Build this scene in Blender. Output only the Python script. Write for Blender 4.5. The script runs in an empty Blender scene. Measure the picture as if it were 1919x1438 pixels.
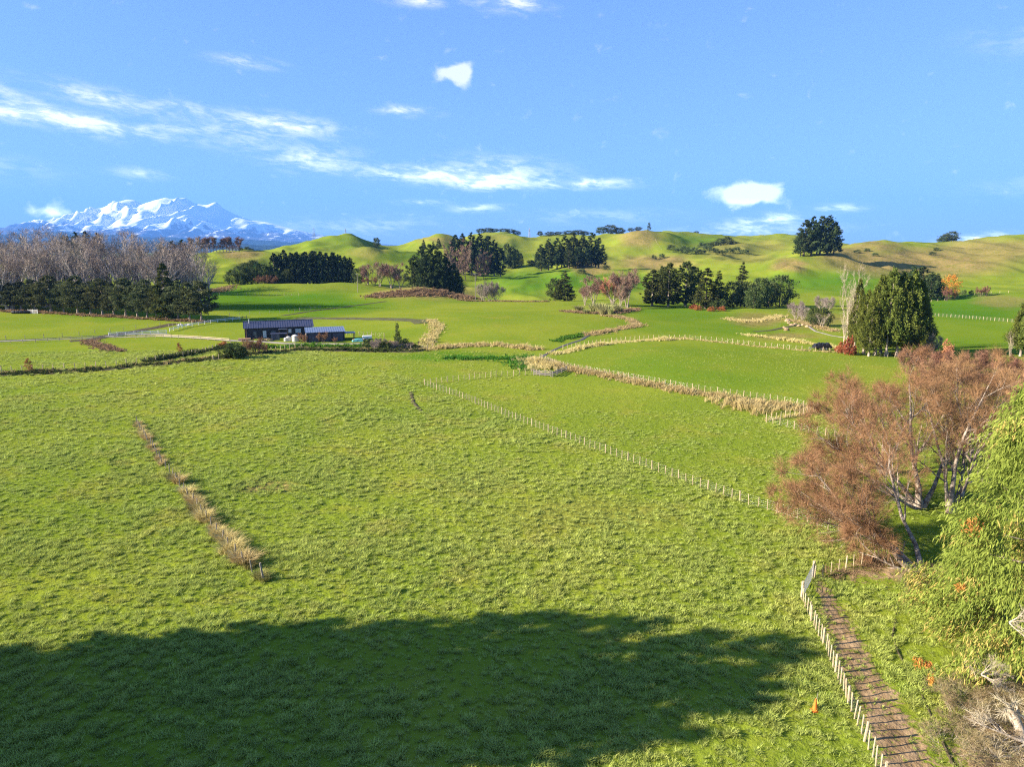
import bpy, math, random
import numpy as np
from mathutils import Vector

# ------------------------------------------------------------------ camera, world, sun, exposure
SC = bpy.context.scene
COL = SC.collection
F_PX, CX, CY = 1320.0, 959.5, 719.0
PITCH = math.atan((719.0 - 463.0) / F_PX)
CAM_H = 26.0
SUN_EL = math.radians(22.0)
SUN_AZ = math.radians(11.0)          # shadows fall towards +x and a little away (+y)
EXPOSURE = 2.0
SKY_STRENGTH = 0.10
SUN_STRENGTH = 5.0

cam_d = bpy.data.cameras.new('camera')
cam_d.sensor_width = 36.0
cam_d.lens = F_PX / 1919.0 * 36.0
cam_d.clip_start = 0.5
cam_d.clip_end = 120000.0
cam = bpy.data.objects.new('camera', cam_d)
COL.objects.link(cam)
cam.location = (0, 0, CAM_H)
cam.rotation_euler = (math.pi / 2 - PITCH, 0, 0)
SC.camera = cam

to_sun = Vector((-math.cos(SUN_EL) * math.cos(SUN_AZ), -math.cos(SUN_EL) * math.sin(SUN_AZ), math.sin(SUN_EL)))
sl = bpy.data.lights.new('sun', 'SUN')
sl.energy = SUN_STRENGTH
sl.angle = math.radians(0.5)
sl.color = (1.0, 0.90, 0.74)
sun = bpy.data.objects.new('sun', sl)
COL.objects.link(sun)
sun.rotation_euler = to_sun.to_track_quat('Z', 'Y').to_euler()

SC.view_settings.view_transform = 'Standard'
SC.view_settings.look = 'None'
SC.view_settings.gamma = 1.0
SC.view_settings.exposure = EXPOSURE
SC.view_settings.use_curve_mapping = False
SC.cycles.max_bounces = 5
SC.cycles.diffuse_bounces = 2
SC.cycles.transmission_bounces = 4
SC.cycles.transparent_max_bounces = 8
SC.cycles.volume_bounces = 0
SC.cycles.use_denoising = False
SC.cycles.pixel_filter_type = 'BLACKMAN_HARRIS'
SC.cycles.filter_width = 1.2
SC.cycles.sample_clamp_indirect = 4.0


class N:
    """tiny helper to write node trees"""
    def __init__(self, tree):
        self.t = tree
        for n in list(tree.nodes):
            tree.nodes.remove(n)
    def new(self, kind, **kw):
        n = self.t.nodes.new(kind)
        for k, v in kw.items():
            setattr(n, k, v)
        return n
    def link(self, a, b):
        self.t.links.new(a, b)
    def val(self, sock, v):
        if isinstance(v, bpy.types.NodeSocket):
            self.link(v, sock)
        else:
            sock.default_value = v
    def math(self, op, a, b=None, c=None, clamp=False):
        n = self.new('ShaderNodeMath', operation=op)
        n.use_clamp = clamp
        self.val(n.inputs[0], a)
        if b is not None:
            self.val(n.inputs[1], b)
        if c is not None:
            self.val(n.inputs[2], c)
        return n.outputs[0]
    def noise(self, vec, scale, detail=3.0, rough=0.55, dist=0.0):
        n = self.new('ShaderNodeTexNoise')
        if vec is not None:
            self.link(vec, n.inputs['Vector'])
        n.inputs['Scale'].default_value = scale
        n.inputs['Detail'].default_value = detail
        n.inputs['Roughness'].default_value = rough
        n.inputs['Distortion'].default_value = dist
        return n.outputs['Fac']
    def ramp(self, fac, lo, hi, a=0.0, b=1.0):
        n = self.new('ShaderNodeMapRange')
        n.interpolation_type = 'SMOOTHSTEP'
        self.val(n.inputs[0], fac)
        n.inputs[1].default_value = lo
        n.inputs[2].default_value = hi
        n.inputs[3].default_value = a
        n.inputs[4].default_value = b
        return n.outputs[0]
    def mix(self, fac, a, b):
        n = self.new('ShaderNodeMix', data_type='RGBA')
        self.val(n.inputs[0], fac)
        for s, v in ((n.inputs[6], a), (n.inputs[7], b)):
            if isinstance(v, bpy.types.NodeSocket):
                self.link(v, s)
            else:
                s.default_value = (*v[:3], 1.0)
        return n.outputs[2]
    def mul(self, a, b):
        n = self.new('ShaderNodeMix', data_type='RGBA', blend_type='MULTIPLY')
        n.inputs[0].default_value = 1.0
        for s, v in ((n.inputs[6], a), (n.inputs[7], b)):
            if isinstance(v, bpy.types.NodeSocket):
                self.link(v, s)
            else:
                s.default_value = (*v[:3], 1.0)
        return n.outputs[2]
    def combine(self, x, y, z):
        n = self.new('ShaderNodeCombineXYZ')
        for i, v in enumerate((x, y, z)):
            self.val(n.inputs[i], v)
        return n.outputs[0]


# sky with thin high cloud
world = bpy.data.worlds.new('World')
SC.world = world
world.use_nodes = True
nt = N(world.node_tree)
sky = nt.new('ShaderNodeTexSky', sky_type='NISHITA')
sky.sun_disc = False
sky.sun_elevation = SUN_EL
sky.sun_rotation = math.atan2(to_sun.x, to_sun.y)
sky.altitude = 600.0
sky.air_density = 1.0
sky.dust_density = 0.35
sky.ozone_density = 2.6
gam = nt.new('ShaderNodeGamma')          # clear winter air: softer fall-off from zenith to horizon
gam.inputs[1].default_value = 0.52
nt.link(sky.outputs[0], gam.inputs[0])
sky_col = nt.mul(gam.outputs[0], (0.500, 0.735, 1.20))
gen = nt.new('ShaderNodeTexCoord').outputs['Generated']
sep = nt.new('ShaderNodeSeparateXYZ')
nt.link(gen, sep.inputs[0])
az = nt.math('ARCTAN2', sep.outputs[0], sep.outputs[1])
el = nt.math('ARCSINE', sep.outputs[2])
vec = nt.combine(nt.math('MULTIPLY', az, 1.0), nt.math('MULTIPLY_ADD', az, 0.35, nt.math('MULTIPLY', el, 3.6)), 0.0)
fine = nt.noise(vec, 22.0, 7.0, 0.62, 0.5)
fine2 = nt.noise(vec, 60.0, 5.0, 0.6, 0.2)
vec_p = nt.combine(az, nt.math('MULTIPLY', el, 1.3), 3.0)
puff = nt.noise(vec_p, 38.0, 6.0, 0.55, 0.3)


def px_dir(u, v):
    a, b = (u - CX) / F_PX, (CY - v) / F_PX
    d = Vector((a, math.cos(PITCH) + b * math.sin(PITCH), -math.sin(PITCH) + b * math.cos(PITCH)))
    return d.normalized()


# banks of cloud: photograph-independent sky directions (degrees azimuth / elevation), size, strength, tilt, puffiness
CLOUDS = [
    (20, 211, 120, 11, 0.95, -0.13, 0), (160, 226, 130, 10, 0.9, -0.12, 0), (200, 186, 90, 14, 0.75, -0.16, 0),
    (60, 195, 80, 10, 0.6, -0.4, 0), (525, 233, 92, 15, 1.05, -0.06, 0), (470, 264, 80, 24, 0.34, -0.2, 0),
    (592, 297, 60, 18, 0.75, 0.05, 0), (340, 240, 60, 6, 0.5, 0, 0), (345, 200, 36, 10, 0.5, -0.1, 0),
    (850, 331, 165, 14, 1.2, -0.05, 0), (950, 312, 95, 18, 0.55, -0.05, 0), (920, 345, 60, 10, 0.9, 0.03, 0),
    (1100, 343, 75, 9, 0.9, 0, 0), (760, 208, 48, 8, 0.8, -0.05, 0), (462, 115, 48, 8, 0.65, -0.05, 0),
    (895, 389, 45, 7, 0.5, 0.03, 0), (790, 379, 40, 5, 0.4, 0, 0), (720, 422, 90, 14, 0.12, 0.1, 0),
    (848, 132, 36, 13, 1.25, 0.25, 1), (868, 145, 15, 16, 1.1, 0.0, 1),
    (1400, 365, 48, 17, 2.0, 0.03, 1), (1420, 358, 28, 12, 1.2, 0, 1),
    (100, 398, 30, 15, 0.8, 0.0, 1), (1390, 434, 120, 9, 0.45, 0.03, 0), (1440, 412, 70, 10, 0.6, 0.1, 0),
    (1830, 449, 40, 9, 1.0, 0.1, 0), (1565, 390, 40, 6, 0.5, 0, 0), (960, 5, 60, 12, 0.9, 0, 0), (790, 2, 50, 8, 0.8, 0, 0),
    (265, 325, 40, 9, 0.4, 0, 0), (1120, 405, 120, 12, 0.15, 0, 0), (600, 425, 120, 14, 0.10, 0, 0),
    # the same scattered wisps carry on outside the frame
    (-500, 240, 220, 20, 0.8, -0.1, 0), (-900, 120, 260, 26, 0.7, 0.1, 0), (2500, 300, 240, 18, 0.8, 0.05, 0),
    (2200, 60, 160, 20, 0.7, -0.1, 0), (700, -400, 260, 30, 0.6, 0.1, 0), (1500, -250, 200, 24, 0.6, -0.1, 0),
]
sky_vec = nt.combine(az, el, 0.0)
cover = {0: None, 1: None}
for (u, v, ru, rv, st, tilt, pf) in CLOUDS:
    d = px_dir(u, v)
    gn = nt.new('ShaderNodeTexGradient', gradient_type='QUADRATIC_SPHERE')
    tm = gn.texture_mapping
    tm.vector_type = 'TEXTURE'
    tm.translation = (math.atan2(d.x, d.y), math.asin(d.z), 0)
    tm.rotation = (0, 0, tilt)
    tm.scale = (2.0 * ru / F_PX, 2.0 * rv / F_PX, 1.0)
    nt.link(sky_vec, gn.inputs[0])
    cover[pf] = nt.math('MULTIPLY', gn.outputs['Fac'], st) if cover[pf] is None else nt.math('MULTIPLY_ADD', gn.outputs['Fac'], st, cover[pf])
wisp = nt.math('MULTIPLY', nt.math('MULTIPLY', cover[0], 2.3), nt.ramp(nt.math('MULTIPLY_ADD', fine2, 0.45, fine), 0.58, 0.95))
wisp = nt.math('ADD', wisp, nt.math('MULTIPLY', nt.math('MULTIPLY', cover[0], cover[0]), 0.55))
pufm = nt.ramp(nt.math('ADD', cover[1], nt.math('MULTIPLY', puff, 1.5)), 0.92, 1.55)
mask = nt.math('MULTIPLY', nt.math('ADD', nt.math('MULTIPLY', wisp, 0.68), nt.math('MULTIPLY', pufm, 0.85)), 1.0, clamp=True)
depth = nt.math('EXPONENT', nt.math('DIVIDE', 0.085, nt.math('MAXIMUM', sep.outputs[2], 0.05)))   # sunlit cloud stands beyond the valley air
cloud_col = nt.new('ShaderNodeVectorMath', operation='SCALE')
cloud_col.inputs[0].default_value = (2.25, 2.30, 2.42)
nt.link(depth, cloud_col.inputs['Scale'])
mixc = nt.mix(mask, sky_col, cloud_col.outputs[0])
bg = nt.new('ShaderNodeBackground')
nt.link(mixc, bg.inputs['Color'])
bg.inputs['Strength'].default_value = SKY_STRENGTH
world.cycles.sampling_method = 'MANUAL'
world.cycles.sample_map_resolution = 256
wo = nt.new('ShaderNodeOutputWorld')
nt.link(bg.outputs[0], wo.inputs['Surface'])

# ------------------------------------------------------------------ helpers
rng = np.random.default_rng(7)
random.seed(7)


def tag(o, label=None, cat=None, group=None, kind=None):
    if label: o['label'] = label
    if cat: o['category'] = cat
    if group: o['group'] = group
    if kind: o['kind'] = kind
    return o


def mesh_data(name, V, faces, mat=None, smooth=False, tint=None):
    V = np.asarray(V, dtype=np.float32).reshape(-1, 3)
    if not isinstance(faces, list):
        faces = [faces]
    faces = [np.asarray(f, dtype=np.int32) for f in faces if len(f)]
    me = bpy.data.meshes.new(name)
    me.vertices.add(len(V))
    me.vertices.foreach_set('co', V.ravel())
    tot = np.concatenate([np.full(len(f), f.shape[1], np.int32) for f in faces])
    loops = np.concatenate([f.ravel() for f in faces])
    me.loops.add(len(loops))
    me.loops.foreach_set('vertex_index', loops)
    me.polygons.add(len(tot))
    start = np.concatenate([[0], np.cumsum(tot)[:-1]]).astype(np.int32)
    me.polygons.foreach_set('loop_start', start)
    me.polygons.foreach_set('loop_total', tot)
    if smooth:
        me.polygons.foreach_set('use_smooth', np.ones(len(tot), bool))
    if tint is not None:
        t = np.asarray(tint, np.float32)
        if t.ndim == 1:
            at = me.attributes.new('tint', 'FLOAT', 'POINT')
            at.data.foreach_set('value', t)
        else:
            at = me.attributes.new('cover', 'FLOAT_COLOR', 'POINT')
            at.data.foreach_set('color', t.ravel())
    if mat is not None:
        me.materials.append(mat)
    me.update(calc_edges=True)
    return me


def put(name, me, parent=None, loc=(0, 0, 0), rot=(0, 0, 0), scale=(1, 1, 1)):
    o = bpy.data.objects.new(name, me)
    COL.objects.link(o)
    o.location, o.rotation_euler, o.scale = loc, rot, scale
    if parent is not None:
        o.parent = parent
    return o


def empty(name, loc, rz=0.0, scale=(1, 1, 1)):
    o = bpy.data.objects.new(name, None)
    COL.objects.link(o)
    o.location, o.rotation_euler, o.scale = loc, (0, 0, rz), scale
    o.empty_display_size = 0.3
    return o


class MB:
    """collects boxes, prisms and tubes into one mesh"""
    def __init__(self):
        self.v, self.f = [], []
    def _add(self, V, Fs):
        k = len(self.v)
        self.v += [tuple(p) for p in V]
        self.f += [tuple(i + k for i in f) for f in Fs]
    def box(self, x0, x1, y0, y1, z0, z1):
        self._add([(x0, y0, z0), (x1, y0, z0), (x1, y1, z0), (x0, y1, z0), (x0, y0, z1), (x1, y0, z1), (x1, y1, z1), (x0, y1, z1)],
                  [(3, 2, 1, 0), (4, 5, 6, 7), (0, 1, 5, 4), (1, 2, 6, 5), (2, 3, 7, 6), (3, 0, 4, 7)])
        return self
    def tube(self, a, b, r0, r1=None, n=6, cap=True):
        r1 = r0 if r1 is None else r1
        a, b = Vector(a), Vector(b)
        d = (b - a).normalized()
        s = d.orthogonal().normalized()
        t = d.cross(s)
        V = []
        for p, r in ((a, r0), (b, r1)):
            for i in range(n):
                q = 2 * math.pi * i / n
                V.append(p + s * (r * math.cos(q)) + t * (r * math.sin(q)))
        Fs = [(i, (i + 1) % n, n + (i + 1) % n, n + i) for i in range(n)]
        if cap:
            Fs += [tuple(range(n))[::-1], tuple(range(n, 2 * n))]
        self._add(V, Fs)
        return self
    def prism(self, pts, y0, y1):
        """polygon in xz swept along y"""
        n = len(pts)
        V = [(x, y0, z) for x, z in pts] + [(x, y1, z) for x, z in pts]
        Fs = [(i, (i + 1) % n, n + (i + 1) % n, n + i)[::-1] for i in range(n)] + [tuple(range(n)), tuple(range(n, 2 * n))[::-1]]
        self._add(V, Fs)
        return self
    def lathe(self, prof, n=12, cx=0.0, cy=0.0):
        V, Fs = [], []
        for r, z in prof:
            for i in range(n):
                q = 2 * math.pi * i / n
                V.append((cx + r * math.cos(q), cy + r * math.sin(q), z))
        for k in range(len(prof) - 1):
            for i in range(n):
                Fs.append((k * n + i, k * n + (i + 1) % n, (k + 1) * n + (i + 1) % n, (k + 1) * n + i))
        Fs.append(tuple(range(n))[::-1])
        Fs.append(tuple(range((len(prof) - 1) * n, len(prof) * n)))
        self._add(V, Fs)
        return self
    def data(self, name, mat):
        me = bpy.data.meshes.new(name)
        me.from_pydata(self.v, [], self.f)
        if mat is not None:
            me.materials.append(mat)
        me.update()
        return me
    def build(self, name, mat, parent=None, loc=(0, 0, 0), rot=(0, 0, 0)):
        return put(name, self.data(name, mat), parent, loc, rot)


def hash2(ix, iy, seed):
    h = (ix.astype(np.int64) * 374761393 + iy.astype(np.int64) * 668265263 + seed * 974634777) & 0xFFFFFFFF
    h = ((h ^ (h >> 13)) * 1274126177) & 0xFFFFFFFF
    return (h ^ (h >> 16)).astype(np.float64) / 4294967295.0


def vnoise(x, y, seed=0):
    """gradient noise, about -1..1"""
    x, y = np.asarray(x, float), np.asarray(y, float)
    ix, iy = np.floor(x), np.floor(y)
    fx, fy = x - ix, y - iy
    w = lambda t: t * t * t * (t * (t * 6 - 15) + 10)
    out = 0
    for dx in (0, 1):
        for dy in (0, 1):
            a = hash2(ix + dx, iy + dy, seed) * 2 * math.pi
            g = np.cos(a) * (fx - dx) + np.sin(a) * (fy - dy)
            wx = w(fx) if dx else 1 - w(fx)
            wy = w(fy) if dy else 1 - w(fy)
            out = out + g * wx * wy
    return out * 1.5


def fbm(x, y, seed=0, octaves=4, gain=0.5):
    out, a, s = 0, 1.0, 1.0
    for k in range(octaves):
        out = out + a * vnoise(x * s + 17.3 * k, y * s - 9.1 * k, seed + k)
        a *= gain
        s *= 2.03
    return out


def sstep(x, a, b):
    t = np.clip((x - a) / (b - a), 0, 1)
    return t * t * (3 - 2 * t)


def pchip(xk, yk, x):
    xk, yk, x = np.asarray(xk, float), np.asarray(yk, float), np.asarray(x, float)
    h = np.diff(xk)
    dl = np.diff(yk) / h
    m = np.zeros_like(yk)
    for i in range(1, len(xk) - 1):
        if dl[i - 1] * dl[i] > 0:
            w1, w2 = 2 * h[i] + h[i - 1], h[i] + 2 * h[i - 1]
            m[i] = (w1 + w2) / (w1 / dl[i - 1] + w2 / dl[i])
    m[0], m[-1] = dl[0], dl[-1]
    x = np.clip(x, xk[0], xk[-1])
    i = np.clip(np.searchsorted(xk, x) - 1, 0, len(xk) - 2)
    t = (x - xk[i]) / h[i]
    return ((2 * t**3 - 3 * t**2 + 1) * yk[i] + (t**3 - 2 * t**2 + t) * h[i] * m[i]
            + (-2 * t**3 + 3 * t**2) * yk[i + 1] + (t**3 - t**2) * h[i] * m[i + 1])


# ------------------------------------------------------------------ the lie of the land
SP, CP = math.sin(PITCH), math.cos(PITCH)


def survey(u, v, Y):
    """a surveyed sight line: bearing and elevation angle u, v and distance Y -> x, z"""
    a, b = (u - CX) / F_PX, (CY - v) / F_PX
    k = CP + b * SP
    return a * Y / k, CAM_H + Y * (-SP + b * CP) / k


LAYERS = [
    (330, [(-150, 570), (300, 570), (700, 571), (900, 571), (1150, 570), (1350, 577), (1500, 580), (1700, 582), (2050, 580)]),
    (400, [(-150, 551), (300, 551), (700, 551), (800, 553), (900, 563), (1150, 563), (1250, 565), (1350, 568), (1500, 565), (1700, 566), (1850, 562), (2050, 556)]),
    (480, [(-150, 534), (300, 535), (430, 530), (560, 534), (700, 536), (800, 541), (900, 562), (1100, 566), (1250, 560), (1350, 552), (1500, 545), (1700, 542), (1800, 545), (1900, 540), (2050, 535)]),
    (580, [(-150, 520), (300, 521), (420, 503), (500, 520), (620, 521), (700, 520), (800, 517), (880, 535), (980, 538), (1080, 532), (1200, 534), (1350, 520), (1480, 505), (1560, 503), (1650, 512), (1750, 522), (1919, 522), (2050, 518)]),
    (690, [(-150, 509), (300, 506), (420, 481), (470, 484), (540, 488), (620, 490), (700, 494), (800, 494), (880, 504), (980, 512), (1080, 507), (1180, 507), (1280, 500), (1350, 492), (1440, 494), (1500, 476), (1560, 474), (1640, 484), (1740, 492), (1850, 488), (1950, 484), (2050, 482)]),
    (820, [(-150, 503), (300, 498), (430, 473), (480, 474), (540, 470), (600, 463), (680, 463), (720, 478), (800, 474), (860, 472), (930, 482), (1000, 487), (1080, 486), (1180, 489), (1280, 478), (1360, 474), (1440, 476), (1500, 472), (1570, 468), (1620, 458), (1660, 455), (1720, 462), (1800, 468), (1900, 464), (2050, 462)]),
    (960, [(-150, 505), (300, 502), (430, 482), (500, 474), (560, 458), (620, 447), (650, 444), (690, 456), (740, 466), (790, 449), (825, 441), (870, 455), (930, 460), (1000, 466), (1090, 464), (1140, 452), (1190, 437), (1240, 443), (1300, 462), (1380, 458), (1440, 460), (1500, 456), (1570, 466), (1640, 462), (1720, 457), (1780, 458), (1840, 448), (1890, 441), (1950, 443), (2050, 452)]),
    (1200, [(-150, 506), (300, 503), (430, 490), (560, 472), (650, 466), (740, 466), (825, 464), (890, 443), (940, 439), (1000, 445), (1080, 443), (1150, 439), (1200, 452), (1250, 438), (1300, 439), (1400, 445), (1470, 441), (1530, 448), (1620, 468), (1720, 464), (1800, 462), (1900, 458), (2050, 458)]),
    (1500, [(-150, 498), (300, 497), (560, 490), (825, 482), (950, 474), (1100, 470), (1300, 468), (1500, 472), (1700, 478), (2050, 478)]),
    (2300, [(-150, 488), (700, 487), (1300, 485), (2050, 486)]),
    (4200, [(-150, 481), (2050, 481)]),
]
NS, NY = 560, 900
S_GRID = np.linspace(-0.95, 0.95, NS)
LY_GRID = np.linspace(math.log(15.0), math.log(4200.0), NY)
_rows_y, _rows_z = [0.1, 15.0, 240.0], [np.zeros(NS), np.zeros(NS), np.zeros(NS)]
for Y, pl in LAYERS:
    xs, zs = zip(*[survey(u, v, Y) for u, v in pl])
    _rows_y.append(Y)
    _rows_z.append(pchip(np.array(xs) / Y, zs, S_GRID))
_rows_z = np.array(_rows_z)
ZT = np.empty((NS, NY))
for j in range(NS):
    ZT[j] = pchip(np.log(_rows_y), _rows_z[:, j], LY_GRID)

BUMPS = []      # (x, y, rx, ry, angle, height)


def bump_px(u, v, Y, rx, ry, h, ang=0.0):
    x, _ = survey(u, v, Y)
    BUMPS.append((x, Y, rx, ry, ang, h))


bump_px(1330, 690, 150, 34, 26, 1.7)               # rise of the grazed paddock beyond the creek
bump_px(950, 600, 240, 60, 45, 2.2)                # broad swell of the middle paddock
bump_px(300, 690, 140, 80, 28, 0.8)                # shoulder of the near paddock
bump_px(500, 675, 160, 50, 18, 0.7)
bump_px(470, 545, 430, 24, 14, 2.8)
bump_px(545, 540, 435, 16, 10, 2.0)
bump_px(660, 535, 445, 30, 14, 3.0)
bump_px(790, 548, 395, 26, 14, 4.2)                # bracken bank
bump_px(60, 590, 300, 34, 12, 1.8)
bump_px(1150, 512, 560, 16, 22, 5.5)
bump_px(1085, 505, 590, 18, 20, 6.0)
bump_px(1215, 495, 640, 26, 22, 6.0)
bump_px(1485, 497, 560, 13, 14, 7.5, 0.4)
bump_px(735, 470, 760, 30, 50, 5.0)
bump_px(690, 478, 720, 22, 30, 7.0)
bump_px(1880, 560, 400, 34, 22, 4.0)
bump_px(1420, 600, 300, 26, 14, 1.6)


def ground(x, y):
    x, y = np.asarray(x, float), np.asarray(y, float)
    yc = np.clip(y, 15.0, 4199.0)
    s = np.clip(x / yc, -0.949, 0.949)
    fs = (s - S_GRID[0]) / (S_GRID[1] - S_GRID[0])
    fy = (np.log(yc) - LY_GRID[0]) / (LY_GRID[1] - LY_GRID[0])
    i = np.clip(fs.astype(int), 0, NS - 2)
    j = np.clip(fy.astype(int), 0, NY - 2)
    a, b = fs - i, fy - j
    z = ZT[i, j] * (1 - a) * (1 - b) + ZT[i + 1, j] * a * (1 - b) + ZT[i, j + 1] * (1 - a) * b + ZT[i + 1, j + 1] * a * b
    for (bx, by, rx, ry, ang, h) in BUMPS:
        dx, dy = x - bx, y - by
        c, sn = math.cos(ang), math.sin(ang)
        p, q = (dx * c + dy * sn) / rx, (-dx * sn + dy * c) / ry
        z = z + h * np.exp(-(p * p + q * q))
    far = sstep(y, 330, 620) * (1 - sstep(y, 1700, 3000))
    z = z + far * (fbm(x / 95.0, y / 130.0, 3, 3) * 4.2 + (0.5 - np.abs(vnoise(x / 52.0, y / 75.0, 9))) * 5.4 + fbm(x / 15.0, y / 20.0, 5, 3) * 0.8)
    z = z + fbm(x / 38.0, y / 38.0, 11, 2) * 0.22 * sstep(np.hypot(x, y), 40, 90)
    return z


def gz(x, y):
    return float(ground(np.array([x]), np.array([y]))[0])


_MY = np.exp(np.linspace(math.log(16.0), math.log(4000.0), 5000))


def at(u, v, ymax=4000.0):
    """where the sight line u, v meets the ground"""
    a, b = (u - CX) / F_PX, (CY - v) / F_PX
    k = CP + b * SP
    x, z = a * _MY / k, CAM_H + _MY * (-SP + b * CP) / k
    g = ground(x, _MY)
    hit = np.nonzero(z < g)[0]
    i = hit[0] if len(hit) else int(np.argmin(z - g))
    i = max(i, 1)
    d0, d1 = z[i - 1] - g[i - 1], z[i] - g[i]
    t = d0 / (d0 - d1) if d0 != d1 else 0.0
    t = min(max(t, 0), 1)
    Y = _MY[i - 1] + (_MY[i] - _MY[i - 1]) * t
    X = a * Y / k
    return Vector((X, Y, gz(X, Y)))


def at_y(u, Y, v=500):
    x, _ = survey(u, v, Y)
    return Vector((x, Y, gz(x, Y)))


def top_z(u, v, Y):
    return survey(u, v, Y)[1]


def track(pl, step):
    """walk a surveyed polyline of u, v points at even spacing; x, y points on the ground"""
    P = np.array([[*at(u, v)[:2]] for u, v in pl])
    seg = np.hypot(*np.diff(P, axis=0).T)
    cum = np.concatenate([[0], np.cumsum(seg)])
    n = max(2, int(round(cum[-1] / step)) + 1)
    t = np.linspace(0, cum[-1], n)
    return np.stack([np.interp(t, cum, P[:, 0]), np.interp(t, cum, P[:, 1])], 1)
# ------------------------------------------------------------------ materials
def new_mat(name):
    m = bpy.data.materials.new(name)
    m.use_nodes = True
    return m, N(m.node_tree)


def out(n, shader, disp=None):
    o = n.new('ShaderNodeOutputMaterial')
    n.link(shader, o.inputs['Surface'])


def principled(n, col, rough=0.8, spec=0.3, metal=0.0, normal=None):
    p = n.new('ShaderNodeBsdfPrincipled')
    n.val(p.inputs['Base Color'], col if isinstance(col, bpy.types.NodeSocket) else (*col, 1.0))
    n.val(p.inputs['Roughness'], rough)
    p.inputs['Specular IOR Level'].default_value = spec
    p.inputs['Metallic'].default_value = metal
    if normal is not None:
        n.link(normal, p.inputs['Normal'])
    return p.outputs[0]


def bump(n, height, strength, dist=0.1):
    b = n.new('ShaderNodeBump')
    b.inputs['Strength'].default_value = strength
    b.inputs['Distance'].default_value = dist
    n.link(height, b.inputs['Height'])
    return b.outputs[0]


def simple(name, col, rough=0.7, spec=0.3, metal=0.0, var=0.25, scale=4.0, bstr=0.15):
    m, n = new_mat(name)
    pos = n.new('ShaderNodeTexCoord').outputs['Object']
    f = n.noise(pos, scale, 5.0, 0.6)
    c = n.mix(n.ramp(f, 0.3, 0.7), [x * (1 - var) for x in col], [min(1, x * (1 + var)) for x in col])
    out(n, principled(n, c, rough, spec, metal, bump(n, f, bstr, 0.02)))
    return m


def leafy(name, dark, light, transl=0.25, warm=None):
    """foliage and twigs: colour runs with the 'tint' carried by each spray"""
    m, n = new_mat(name)
    t = n.new('ShaderNodeAttribute', attribute_name='tint').outputs['Fac']
    obj = n.new('ShaderNodeObjectInfo').outputs['Random']
    c = n.mix(t, dark, light)
    if warm is not None:
        c = n.mix(n.ramp(t, 0.86, 1.0), c, warm)
    hsv = n.new('ShaderNodeHueSaturation')
    n.link(c, hsv.inputs['Color'])
    n.val(hsv.inputs['Hue'], n.math('MULTIPLY_ADD', obj, 0.03, 0.485))
    n.val(hsv.inputs['Value'], n.math('MULTIPLY_ADD', obj, 0.35, 0.82))
    d = n.new('ShaderNodeBsdfDiffuse')
    n.link(hsv.outputs[0], d.inputs['Color'])
    sh = d.outputs[0]
    if transl > 0:
        tr = n.new('ShaderNodeBsdfTranslucent')
        n.link(hsv.outputs[0], tr.inputs['Color'])
        mx = n.new('ShaderNodeMixShader')
        mx.inputs[0].default_value = transl
        n.link(sh, mx.inputs[1])
        n.link(tr.outputs[0], mx.inputs[2])
        sh = mx.outputs[0]
    out(n, sh)
    return m


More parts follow.
